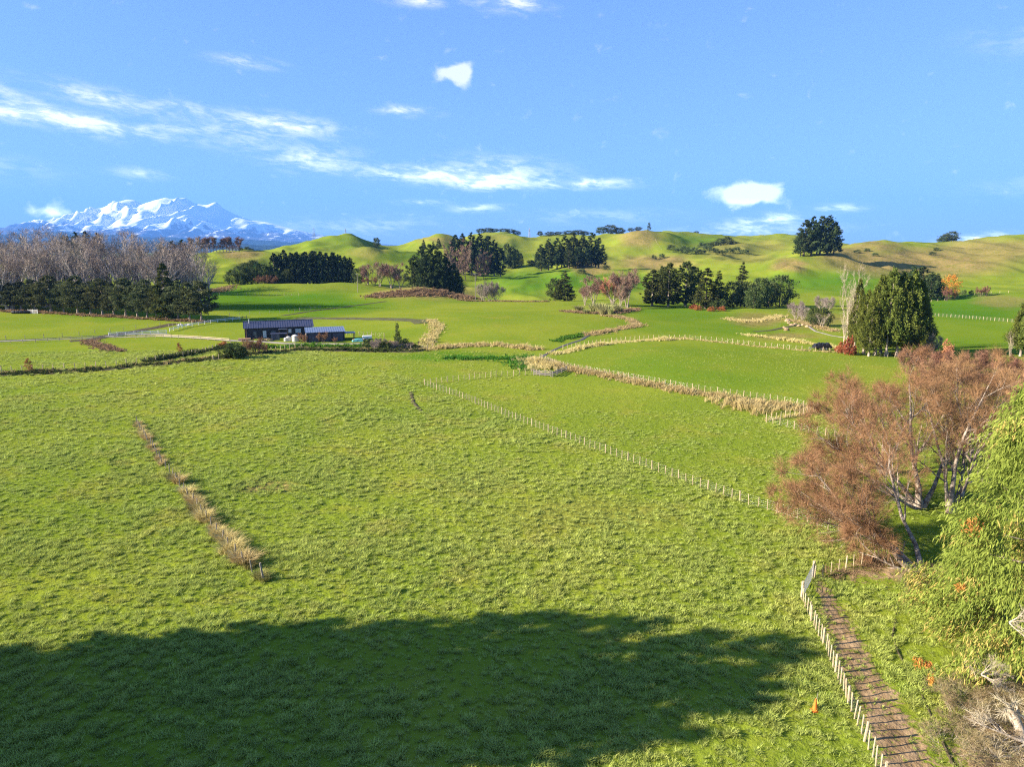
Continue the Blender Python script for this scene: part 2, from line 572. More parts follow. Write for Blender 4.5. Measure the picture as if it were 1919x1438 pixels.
def ground_material(name, tuft=False):
    """pasture: cover channels r = dry hill grass, g = lush, b = bare dirt, a = short (grazed)"""
    m, n = new_mat(name)
    pos = n.new('ShaderNodeNewGeometry').outputs['Position']
    big = n.noise(pos, 0.022, 4.0, 0.6, 0.4)
    mid = n.noise(pos, 0.13, 4.0, 0.6, 0.3)
    sm = n.noise(pos, 0.9, 4.0, 0.65, 0.2)
    fin = n.noise(pos, 4.5, 3.0, 0.6)
    c = n.mix(n.ramp(big, 0.36, 0.66), (0.142, 0.190, 0.018), (0.190, 0.220, 0.023))
    c = n.mix(n.math('MULTIPLY', n.ramp(mid, 0.50, 0.72), 0.65), c, (0.215, 0.210, 0.028))
    c = n.mix(n.math('MULTIPLY', n.ramp(sm, 0.60, 0.78), 0.30), c, (0.225, 0.200, 0.045))
    c = n.mix(n.math('MULTIPLY', n.ramp(sm, 0.46, 0.30), 0.45), c, (0.085, 0.135, 0.010))
    if tuft:
        t = n.new('ShaderNodeAttribute', attribute_name='tint').outputs['Fac']
        r = n.new('ShaderNodeObjectInfo').outputs['Random']
        c = n.mix(n.math('MULTIPLY', t, 0.35), c, (0.240, 0.225, 0.050))
        hsv = n.new('ShaderNodeHueSaturation')
        n.link(c, hsv.inputs['Color'])
        n.val(hsv.inputs['Value'], n.math('MULTIPLY_ADD', r, 0.5, 0.85))
        c = n.mul(hsv.outputs[0], (1.95, 1.92, 3.5))
        d = n.new('ShaderNodeBsdfDiffuse')
        n.link(c, d.inputs['Color'])
        tr = n.new('ShaderNodeBsdfTranslucent')
        n.link(c, tr.inputs['Color'])
        mx = n.new('ShaderNodeMixShader')
        mx.inputs[0].default_value = 0.35
        n.link(d.outputs[0], mx.inputs[1])
        n.link(tr.outputs[0], mx.inputs[2])
        out(n, mx.outputs[0])
        return m
    cv = n.new('ShaderNodeAttribute', attribute_name='cover')
    sp = n.new('ShaderNodeSeparateColor')
    n.link(cv.outputs['Color'], sp.inputs[0])
    rr, gg, bb, aa = sp.outputs[0], sp.outputs[1], sp.outputs[2], cv.outputs['Alpha']
    c = n.mix(gg, c, n.mix(n.ramp(big, 0.3, 0.7), (0.062, 0.146, 0.009), (0.090, 0.160, 0.010)))
    dry = n.mix(n.ramp(mid, 0.35, 0.68), (0.225, 0.160, 0.060), (0.160, 0.145, 0.032))
    dry = n.mix(n.math('MULTIPLY', n.ramp(n.noise(pos, 0.35, 4.0, 0.7), 0.52, 0.66), 0.6), dry, (0.290, 0.195, 0.090))
    f = n.math('MULTIPLY', rr, n.ramp(n.math('MULTIPLY_ADD', mid, 0.6, n.math('MULTIPLY', sm, 0.6)), 0.28, 0.75, 0.55, 1.25), clamp=True)
    c = n.mix(f, c, dry)
    dirt = n.mix(n.ramp(sm, 0.35, 0.7), (0.190, 0.120, 0.060), (0.330, 0.225, 0.125))
    df = n.ramp(n.math('ADD', bb, n.math('MULTIPLY', n.math('SUBTRACT', n.math('ADD', n.math('MULTIPLY', sm, 0.5), n.math('MULTIPLY', fin, 0.5)), 0.5), 2.2)), 0.38, 0.62)
    df = n.math('MULTIPLY', df, n.ramp(bb, 0.02, 0.25))
    c = n.mix(df, c, dirt)
    h = n.math('ADD', n.math('MULTIPLY', sm, 1.0), n.math('MULTIPLY', fin, 0.35))
    tus = n.noise(pos, 0.28, 3.0, 0.6)
    h2 = n.math('ADD', h, n.math('MULTIPLY', n.math('MULTIPLY', tus, n.math('ADD', rr, 0.12)), 9.0))
    b = n.new('ShaderNodeBump')
    b.inputs['Distance'].default_value = 0.22
    n.link(h2, b.inputs['Height'])
    n.val(b.inputs['Strength'], n.math('MULTIPLY_ADD', aa, -0.5, 0.85))
    out(n, principled(n, c, 1.0, 0.0, 0.0, b.outputs[0]))
    return m


M = {}
M['ground'] = ground_material('pasture')
M['tuft'] = ground_material('grass_blades', True)
M['pine'] = leafy('pine_needles', (0.022, 0.042, 0.016), (0.085, 0.108, 0.036), 0.15)
M['pine_far'] = leafy('dark_needles', (0.014, 0.030, 0.018), (0.050, 0.074, 0.034), 0.1)
M['macro'] = leafy('macrocarpa_sprays', (0.035, 0.055, 0.018), (0.115, 0.125, 0.036), 0.2)
M['cypress'] = leafy('cypress_sprays', (0.060, 0.085, 0.016), (0.175, 0.190, 0.040), 0.25)
M['belt'] = leafy('shelterbelt_sprays', (0.042, 0.060, 0.025), (0.135, 0.140, 0.060), 0.2)
M['near_cyp'] = leafy('golden_cypress_sprays', (0.080, 0.115, 0.016), (0.285, 0.305, 0.062), 0.28, (0.420, 0.290, 0.095))
M['shrub'] = leafy('shrub_leaves', (0.040, 0.066, 0.020), (0.110, 0.130, 0.045), 0.2)
M['rank'] = leafy('rank_green_leaves', (0.045, 0.120, 0.015), (0.110, 0.220, 0.025), 0.3)
M['straw'] = leafy('dry_straw', (0.370, 0.280, 0.100), (0.660, 0.540, 0.260), 0.38)
M['bracken'] = leafy('dead_bracken', (0.170, 0.105, 0.055), (0.430, 0.300, 0.165), 0.25)
M['flax'] = leafy('flax_leaves', (0.120, 0.140, 0.040), (0.380, 0.360, 0.150), 0.25)
M['orange'] = leafy('orange_autumn_leaves', (0.380, 0.130, 0.025), (0.600, 0.260, 0.055), 0.3)
M['russet'] = leafy('russet_leaves', (0.180, 0.070, 0.035), (0.360, 0.150, 0.075), 0.25)
M['red'] = leafy('red_autumn_leaves', (0.220, 0.065, 0.030), (0.400, 0.150, 0.065), 0.3)
M['twig_grey'] = leafy('grey_bare_twigs', (0.150, 0.120, 0.105), (0.420, 0.350, 0.310), 0.0)
M['twig_mauve'] = leafy('mauve_bare_twigs', (0.170, 0.135, 0.115), (0.350, 0.285, 0.245), 0.0)
M['twig_pink'] = leafy('pink_bare_twigs', (0.190, 0.115, 0.080), (0.350, 0.235, 0.175), 0.0)
M['twig_red'] = leafy('red_bare_twigs', (0.150, 0.080, 0.050), (0.300, 0.165, 0.105), 0.0)
M['twig_near'] = leafy('alder_twigs', (0.195, 0.110, 0.052), (0.400, 0.232, 0.120), 0.0)
M['twig_pale'] = leafy('pale_dead_twigs', (0.300, 0.245, 0.170), (0.500, 0.420, 0.310), 0.0)


def bark(name, a, b, scale=6.0):
    m, n = new_mat(name)
    pos = n.new('ShaderNodeTexCoord').outputs['Object']
    mp = n.new('ShaderNodeMapping')
    n.link(pos, mp.inputs[0])
    mp.inputs['Scale'].default_value = (1, 1, 0.35)
    f = n.noise(mp.outputs[0], scale, 6.0, 0.65, 0.4)
    c = n.mix(n.ramp(f, 0.35, 0.68), a, b)
    out(n, principled(n, c, 0.9, 0.1, 0.0, bump(n, f, 0.6, 0.05)))
    return m


M['bark_dark'] = bark('dark_bark', (0.075, 0.055, 0.042), (0.165, 0.130, 0.105))
M['bark_belt'] = bark('pale_trunk_bark', (0.230, 0.180, 0.140), (0.420, 0.350, 0.290), 3.0)
M['bark_pop'] = bark('pale_poplar_bark', (0.290, 0.245, 0.210), (0.560, 0.500, 0.440), 3.0)
M['bark_near'] = bark('lichen_bark', (0.130, 0.090, 0.068), (0.430, 0.360, 0.285), 5.0)
M['bark_dead'] = bark('bleached_dead_wood', (0.320, 0.245, 0.170), (0.540, 0.460, 0.360), 5.0)
M['post'] = bark('fence_post_timber', (0.310, 0.240, 0.145), (0.560, 0.455, 0.305), 9.0)
M['post_old'] = bark('weathered_post_timber', (0.150, 0.130, 0.105), (0.320, 0.285, 0.240), 9.0)
M['wire'] = simple('galvanised_wire', (0.45, 0.45, 0.45), 0.4, 0.5, 0.8, 0.1)
M['steel'] = simple('galvanised_steel', (0.45, 0.46, 0.48), 0.42, 0.5, 0.6, 0.12)
M['white'] = simple('white_painted_timber', (0.72, 0.70, 0.66), 0.6, 0.3, 0.0, 0.08)
M['gravel'] = simple('pale_gravel', (0.27, 0.235, 0.19), 0.95, 0.1, 0.0, 0.28, 0.9, 0.4)
M['water'] = simple('creek_water', (0.10, 0.085, 0.06), 0.6, 0.2, 0.0, 0.2)
M['soil'] = simple('dark_ditch_soil', (0.075, 0.062, 0.034), 0.95, 0.05, 0.0, 0.4, 1.2, 0.5)
M['shade_and_bank'] = simple('slope_shade_and_bank_ground', (0.095, 0.092, 0.038), 0.95, 0.05, 0.0, 0.35, 0.6, 0.5)  # dark olive: painted shade of the far slope, and creek bank ground

# ------------------------------------------------------------------ the ground sheet
def project(x, y, z):
    dz = z - CAM_H
    dep = y * CP - dz * SP
    dep = np.where(np.abs(dep) < 1e-3, 1e-3, dep)
    return CX + F_PX * x / dep, CY - F_PX * (y * SP + dz * CP) / dep


def seg_dist(x, y, P):
    """distance to a polyline in the xy plane"""
    best = np.full(x.shape, 1e9)
    for (ax, ay), (bx, by) in zip(P[:-1], P[1:]):
        dx, dy = bx - ax, by - ay
        t = np.clip(((x - ax) * dx + (y - ay) * dy) / (dx * dx + dy * dy + 1e-9), 0, 1)
        best = np.minimum(best, np.hypot(x - ax - t * dx, y - ay - t * dy))
    return best


def in_poly(x, y, P):
    """points inside a polygon on the ground"""
    c = np.zeros(x.shape, bool)
    n = len(P)
    for i in range(n):
        (ax, ay), (bx, by) = P[i], P[(i + 1) % n]
        if ay == by:
            continue
        c ^= ((ay > y) != (by > y)) & (x < (bx - ax) * (y - ay) / (by - ay) + ax)
    return c


def gpoly(pl):
    return [tuple(at(u, v)[:2]) for u, v in pl]


DRY = [  # centres of dry hill grass: u, v, half width, half height, weight
    (1720, 492, 200, 30, 1.0), (1600, 480, 70, 22, 0.9), (1850, 470, 120, 26, 0.8), (1480, 497, 38, 14, 1.0), (1195, 445, 45, 22, 0.85),
    (1110, 500, 48, 18, 0.95), (1230, 492, 80, 16, 0.95), (1370, 470, 60, 24, 0.55), (1400, 482, 60, 12, 0.5), (450, 477, 45, 9, 0.95), (825, 448, 45, 10, 0.7),
    (690, 472, 40, 14, 0.45), (930, 448, 40, 10, 0.4), (800, 548, 110, 16, 0.8), (1880, 565, 60, 14, 0.6), (1420, 600, 50, 14, 0.8),
    (1530, 600, 60, 16, 0.7), (1480, 632, 70, 9, 0.7), (470, 490, 40, 6, 0.5), (1440, 462, 40, 14, 0.5), (1270, 455, 30, 10, 0.2), (1640, 462, 60, 8, 0.9),
]
LUSH = [(560, 570, 170, 26, 1.0), (430, 560, 90, 22, 1.0), (1060, 528, 200, 26, 0.9), (760, 478, 50, 20, 0.5), (1600, 530, 180, 26, 0.85), (1820, 575, 150, 34, 1.0),
        (1840, 630, 140, 34, 0.6), (1270, 590, 120, 26, 0.6), (1200, 690, 300, 40, 0.25), (1300, 450, 60, 12, 0.8), (640, 455, 110, 18, 0.5), (840, 668, 110, 10, 0.9),
        (250, 590, 160, 14, 0.5), (1350, 690, 260, 45, 0.45), (1350, 615, 160, 20, 0.5)]
RACE = gpoly([(1523, 1086), (1556, 1096), (1600, 1165), (1648, 1250), (1700, 1330), (1762, 1438), (1790, 1500), (1680, 1500), (1646, 1438), (1600, 1330), (1560, 1235), (1530, 1150)])
MUD = gpoly([(1525, 1078), (1560, 1058), (1640, 1042), (1720, 1056), (1735, 1090), (1660, 1100), (1580, 1092)])
BARE = gpoly([(1780, 1438), (1770, 1400), (1810, 1330), (1919, 1250), (2060, 1280), (2060, 1520), (1800, 1520)])
RACE_V, MUD_V, BARE_V = RACE, MUD, BARE


def cover_of(x, y, z):
    u, v = project(x, y, z)
    front = (y > 20)
    cov = np.zeros((len(x), 4), np.float32)
    wob_u = fbm(x / 30, y / 30, 21, 3) * 12
    wob_v = fbm(x / 30 + 50, y / 30, 22, 3) * 6
    for ch, lst in ((0, DRY), (1, LUSH)):
        for (u0, v0, ru, rv, w) in lst:
            q = ((u - u0 + wob_u) / ru) ** 2 + ((v - v0 + wob_v) / rv) ** 2
            cov[:, ch] = np.maximum(cov[:, ch], w * np.clip(1.25 - q, 0, 1) * front)
    far = sstep(y, 520, 900) * 0.2
    cov[:, 0] = np.maximum(cov[:, 0], far * np.clip(0.5 + fbm(x / 70, y / 70, 31, 3), 0, 1))
    cov[:, 0] = np.where(y > 1500, 0.3, cov[:, 0])
    near = np.hypot(x, y) < 140
    for poly, w, soft in ((RACE, 0.75, 1.0), (MUD, 0.62, 2.0), (BARE, 0.8, 2.5)):
        P = np.array(poly)
        idx = np.nonzero(near)[0]
        ins = in_poly(x[idx], y[idx], poly)
        dd = seg_dist(x[idx], y[idx], np.vstack([P, P[:1]]))
        val = np.where(ins, 0.5 + 0.5 * np.clip(dd / soft, 0, 1), 0.5 - 0.5 * np.clip(dd / soft, 0, 1))
        cov[idx, 2] = np.maximum(cov[idx, 2], w * val)
    # yellowed patches trodden in the near paddock
    for (u0, v0, ru, rv, w) in ((490, 912, 70, 14, 0.8), (215, 868, 26, 7, 0.6), (280, 1220, 40, 8, 0.45), (1110, 965, 200, 40, 0.3), (900, 905, 90, 20, 0.3)):
        q = ((u - u0 + wob_u * 1.5) / ru) ** 2 + ((v - v0 + wob_v) / rv) ** 2
        cov[:, 0] = np.maximum(cov[:, 0], w * np.clip(1.2 - q, 0, 1) * front)
    # the paddocks beyond the long fence are grazed short
    cov[:, 3] = sstep(y, 95, 150)
    return cov


th_f = np.radians(np.arange(-41.0, 41.01, 0.19))
th_l = np.radians(np.concatenate([np.arange(-180, -60, 4.0), np.arange(-60, -41, 1.0)]))
th_r = -th_l[::-1]
TH = np.concatenate([th_l, th_f, th_r])[:-1]
R = np.exp(np.arange(math.log(6.0), math.log(4100.0), 0.0110))
R = np.concatenate([R, [5200, 8000, 13000, 20000, 26000, 32000]])
th, r = np.meshgrid(TH, R)
gx, gy = (r * np.sin(th)).ravel(), (r * np.cos(th)).ravel()
gzv = ground(gx, gy)
rr = np.hypot(gx, gy)
gzv = np.where(rr > 4150, -30.0 - (rr - 4150) * 0.0008, gzv)
gzv += np.where(rr < 120, (fbm(gx / 0.95, gy / 0.95, 41, 2) * 0.065 + fbm(gx / 4.0, gy / 4.0, 43, 2) * 0.07) * (1 - sstep(rr, 70, 118)), 0)
cov = cover_of(gx, gy, gzv)
nc, nr = len(TH), len(R)
I = np.arange(nr * nc).reshape(nr, nc)
J = np.roll(I, -1, axis=1)
quads = np.stack([I[:-1], J[:-1], J[1:], I[1:]], -1).reshape(-1, 4)[:, ::-1]
gx, gy, gzv = np.append(gx, 0), np.append(gy, 0), np.append(gzv, 0.0)
cov = np.vstack([cov, [[0, 0, 0, 0]]])
fan = np.stack([np.full(nc, nr * nc), I[0], J[0]], -1)[:, ::-1]
me = mesh_data('ground', np.stack([gx, gy, gzv], 1), [quads, fan], M['ground'], True, cov)
tag(put('ground', me), kind='structure')

# ------------------------------------------------------------------ snow mountain and foothills
def mountain():
    prof = [(-420, 452), (-200, 441), (-80, 432), (0, 427), (50, 424), (100, 412), (147, 402), (177, 397), (207, 383), (240, 373), (253, 375), (268, 382), (290, 375), (310, 370),
            (327, 373), (347, 370), (363, 380), (383, 384), (392, 383), (405, 378), (420, 391), (450, 406), (473, 413), (500, 416), (533, 425), (583, 437), (627, 444), (700, 456), (800, 464), (900, 470)]
    Y0 = 25000.0
    px, pz = zip(*[survey(u, v, Y0) for u, v in prof])
    nx, ny = 440, 128
    xs = np.linspace(px[0], px[-1], nx)
    hs_ = np.interp(xs, px, pz)
    ts = np.linspace(-1, 1, ny)
    yy = np.sign(ts) * np.abs(ts) ** 1.15
    X, T = np.meshgrid(xs, yy)
    Yd = np.where(T < 0, T * 8500.0, T * 6000.0)
    g = np.clip(1 - np.abs(T), 0, 1) ** 1.55
    xc = survey(330, 400, Y0)[0]
    fan_x = xc + (X - xc) / (0.55 + 0.45 * g + 1e-3) * 0.75          # gullies run down and spread from the summit
    rid = 1 - np.abs(vnoise(fan_x / 900.0, Yd / 2600.0, 51))
    rid2 = 1 - np.abs(vnoise(fan_x / 380.0 + 0.3 * Yd / 900, Yd / 1100.0, 52))
    rid3 = 1 - np.abs(vnoise(fan_x / 170.0, Yd / 420.0, 53))
    Hh = np.interp(X, px, pz)
    amp = np.clip(Hh, 0, 2000) / 2000
    edge = sstep(np.abs(T), 0.0, 0.10)
    Z = Hh * g + edge * amp * ((rid - 0.75) * 850 + (rid2 - 0.75) * 430 + (rid3 - 0.75) * 110) * np.clip(g * 1.5, 0, 1) * (0.35 + 0.65 * np.clip(1.6 - g, 0, 1))
    Z += amp * fbm(X / 130.0, Yd / 130.0, 57, 2) * 16
    Z -= 60 * np.clip(np.abs(T) - 0.9, 0, 1) * 10
    I = np.arange(nx * ny).reshape(ny, nx)
    q = np.stack([I[:-1, :-1], I[:-1, 1:], I[1:, 1:], I[1:, :-1]], -1).reshape(-1, 4)
    m, n = new_mat('snow_and_rock')
    geo = n.new('ShaderNodeNewGeometry')
    sp = n.new('ShaderNodeSeparateXYZ')
    n.link(geo.outputs['Position'], sp.inputs[0])
    nz = n.new('ShaderNodeSeparateXYZ')
    n.link(geo.outputs['Normal'], nz.inputs[0])
    n1 = n.noise(geo.outputs['Position'], 0.0022, 6.0, 0.68, 0.6)
    n2 = n.noise(geo.outputs['Position'], 0.0075, 4.0, 0.7)
    alt = n.ramp(sp.outputs[2], 200.0, 1250.0)
    steep = n.ramp(nz.outputs[2], 0.45, 0.95)
    s = n.math('ADD', n.math('ADD', n.math('MULTIPLY', alt, 1.25), n.math('MULTIPLY', steep, 0.45)), n.math('MULTIPLY', n.math('SUBTRACT', n.math('MULTIPLY_ADD', n2, 0.55, n1), 0.78), 1.7))
    s = n.math('SUBTRACT', s, n.math('MULTIPLY', n.ramp(sp.outputs[0], -15500.0, -12200.0, 1.0, 0.0), 0.55))
    s = n.ramp(s, 0.60, 0.80)
    rock = n.mix(n.ramp(n1, 0.35, 0.65), (0.035, 0.032, 0.030), (0.070, 0.060, 0.052))
    c = n.mix(s, rock, (0.86, 0.87, 0.90))
    out(n, principled(n, c, 0.8, 0.15))
    me = mesh_data('mountain', np.stack([X.ravel(), (Yd + Y0).ravel(), Z.ravel()], 1), q, m, True)
    tag(put('mountain', me), 'snow-covered volcano rising far beyond the bare trees', kind='structure')

    # forested foothills in front of it
    m2, n = new_mat('foothill_forest')
    pos = n.new('ShaderNodeNewGeometry').outputs['Position']
    f = n.noise(pos, 0.006, 5.0, 0.65)
    out(n, principled(n, n.mix(n.ramp(f, 0.35, 0.65), (0.010, 0.020, 0.012), (0.028, 0.044, 0.022)), 1.0, 0.0))
    for k, (Y1, prof2, dep) in enumerate([(14500.0, [(-420, 445), (-150, 440), (0, 438), (60, 435), (130, 434), (200, 439), (280, 444), (360, 446), (440, 448), (520, 452), (620, 457), (760, 464), (900, 470)], 2600.0),
                                          (9000.0, [(-420, 462), (-100, 455), (60, 452), (200, 455), (330, 452), (420, 456), (470, 459), (540, 463), (620, 468), (760, 472), (900, 474)], 1500.0)]):
        px2, pz2 = zip(*[survey(u, v, Y1) for u, v in prof2])
        xs = np.linspace(px2[0], px2[-1], 420)
        ts = np.linspace(-1, 1, 40)
        X, T = np.meshgrid(xs, ts)
        Hh = np.interp(X, px2, pz2)
        Z = (Hh + 40) * np.clip(1 - np.abs(T), 0, 1) ** 1.2 - 40 + fbm(X / 260.0, T * dep / 260.0, 61 + k, 4) * 24 + fbm(X / 60.0, T * dep / 60.0, 66 + k, 2) * 6
        Z = np.where(np.abs(T) > 0.97, -80, Z)
        I = np.arange(X.size).reshape(X.shape)
        q = np.stack([I[:-1, :-1], I[:-1, 1:], I[1:, 1:], I[1:, :-1]], -1).reshape(-1, 4)
        me = mesh_data('foothills', np.stack([X.ravel(), (T * dep + Y1).ravel(), Z.ravel()], 1), q, m2, True)
        tag(put('foothills', me), kind='structure')


mountain()


def haze():
    m, n = new_mat('air')
    v = n.new('ShaderNodeVolumePrincipled')
    v.inputs['Color'].default_value = (0.145, 0.385, 1.0, 1.0)
    v.inputs['Density'].default_value = HAZE_DENSITY
    v.inputs['Anisotropy'].default_value = 0.0
    o = n.new('ShaderNodeOutputMaterial')
    n.link(v.outputs[0], o.inputs['Volume'])
    MBx = MB().box(-34000, 34000, -6000, 34000, -140, 2300)
    tag(MBx.build('haze', m), 'thin blue air over the whole valley', 'haze', kind='stuff')


HAZE_DENSITY = 0.000039
haze()
# ------------------------------------------------------------------ plant builders
def unit(v):
    return v / (np.linalg.norm(v, axis=-1, keepdims=True) + 1e-9)


def leaf_mesh(C, D, L, Wd, g, tint, droop=0.0):
    """kite-shaped sprays: centre C, pointing D, length L, width Wd"""
    n = len(C)
    D = unit(D)
    side = unit(np.cross(D, unit(g.normal(size=(n, 3)))))
    L, Wd = np.broadcast_to(L, n)[:, None], np.broadcast_to(Wd, n)[:, None]
    tip = C + D * L * 0.55
    tip[:, 2] -= droop * L[:, 0]
    a = C - D * L * 0.45
    V = np.stack([a, C + side * Wd * 0.5, tip, C - side * Wd * 0.5], 1).reshape(-1, 3)
    Fq = np.arange(4 * n).reshape(n, 4)
    return V, Fq, np.repeat(tint, 4)


def tubes(P, Rr, m):
    """B branches, each with K points: swept into m-sided tapering tubes"""
    B, K, _ = P.shape
    T = np.gradient(P, axis=1)
    T = unit(T)
    ref = np.where(np.abs(T[:, :, 2:3]) > 0.9, np.array([1.0, 0, 0]), np.array([0, 0, 1.0]))
    s = unit(np.cross(T, ref))
    t = np.cross(T, s)
    a = np.arange(m) * 2 * math.pi / m
    V = P[:, :, None, :] + Rr[:, :, None, None] * (np.cos(a)[None, None, :, None] * s[:, :, None, :] + np.sin(a)[None, None, :, None] * t[:, :, None, :])
    I = np.arange(B * K * m).reshape(B, K, m)
    J = np.roll(I, -1, axis=2)
    q = np.stack([I[:, :-1], J[:, :-1], J[:, 1:], I[:, 1:]], -1).reshape(-1, 4)
    return V.reshape(-1, 3), q


def join(parts):
    V, Q, T, k = [], [], [], 0
    for p in parts:
        V.append(p[0])
        Q.append(p[1] + k)
        if len(p) > 2:
            T.append(p[2])
        k += len(p[0])
    return np.concatenate(V), np.concatenate(Q), (np.concatenate(T) if T else None)


def trunk_mesh(name, h, r, mat, lean=0.0, seed=0, limbs=0, spread=2.0, hb=0.0):
    g = np.random.default_rng(seed)
    k = 7
    t = np.linspace(0, 1, k)
    P = np.stack([lean * t + g.normal(size=k) * r * 0.25 * t, g.normal(size=k) * r * 0.25 * t, t * h - 0.25], 1)[None]
    Rr = (r * (1.0 - 0.85 * t) * (1 + 0.6 * np.exp(-t * 14)))[None]
    parts = [tubes(P, Rr, 7)]
    if limbs:
        B = limbs
        t0 = g.uniform(max(0.2, hb), 0.92, B)
        a = g.uniform(0, 2 * math.pi, B)
        ln = spread * (1.1 - t0) * g.uniform(0.6, 1.1, B)
        s = np.linspace(0, 1, 4)
        base = np.stack([lean * t0, 0 * t0, t0 * h - 0.25], 1)
        d = np.stack([np.cos(a), np.sin(a), g.uniform(0.1, 0.6, B)], 1)
        PP = base[:, None] + d[:, None] * (s[None, :, None] * ln[:, None, None])
        RR = (r * 0.3 * (1.05 - t0))[:, None] * (1 - 0.8 * s)[None]
        parts.append(tubes(PP, RR, 4))
    V, Q, _ = join(parts)
    return mesh_data(name, V, Q, mat, True)


def crown_mesh(name, mat, seed, h, hb, prof, clumps, per, leaf, wleaf, up=0.2, droop=0.15, inner=0.45, size=0.22, irr=0.3, flat=0.6, lean=0.0):
    """evergreen crown: clumps of small sprays scattered through an uneven volume; prof(t) = radius at height t"""
    g = np.random.default_rng(seed)
    t = g.uniform(0, 1, clumps * 5)
    w = np.array([prof(q) for q in t])
    t = t[g.uniform(0, w.max() * 1.02, len(t)) < w * 0.85 + w.max() * 0.15][:clumps]
    n = len(t)
    rad = np.array([prof(q) for q in t])
    a = g.uniform(0, 2 * math.pi, n)
    lob = 1 + irr * vnoise(np.cos(a) * 1.6 + 5 + t * 3, np.sin(a) * 1.6 + t * 4.5, seed)
    rho = rad * lob * (inner + (1 - inner) * np.sqrt(g.uniform(0, 1, n)))
    z = hb + (h - hb) * t
    C = np.stack([rho * np.cos(a) + lean * t, rho * np.sin(a), z], 1)
    R0 = max(prof(q) for q in np.linspace(0, 1, 20))
    cs = size * R0 * g.uniform(0.6, 1.35, n) * (0.45 + 0.55 * np.clip(rad / R0, 0, 1))
    out_d = np.stack([np.cos(a), np.sin(a), np.full(n, up)], 1)
    off = g.normal(size=(n, per, 3)) * np.array([1, 1, flat]) * 0.55
    P = C[:, None] + off * cs[:, None, None] + out_d[:, None] * (g.uniform(-0.7, 0.9, (n, per))[:, :, None] * cs[:, None, None] * 0.8)
    D = out_d[:, None] + g.normal(size=(n, per, 3)) * 0.75
    tint = np.clip(g.uniform(0.0, 1, n)[:, None] * 0.6 + g.uniform(0, 1, (n, per)) * 0.4, 0, 1)
    P, D, tint = P.reshape(-1, 3), D.reshape(-1, 3), tint.ravel()
    keep = P[:, 2] > hb * 0.6
    P, D, tint = P[keep], D[keep], tint[keep]
    L = leaf * g.uniform(0.6, 1.4, len(P))
    V, Q, T = leaf_mesh(P, D, L, wleaf * g.uniform(0.6, 1.3, len(P)), g, tint, droop)
    return mesh_data(name, V, Q, mat, False, T)


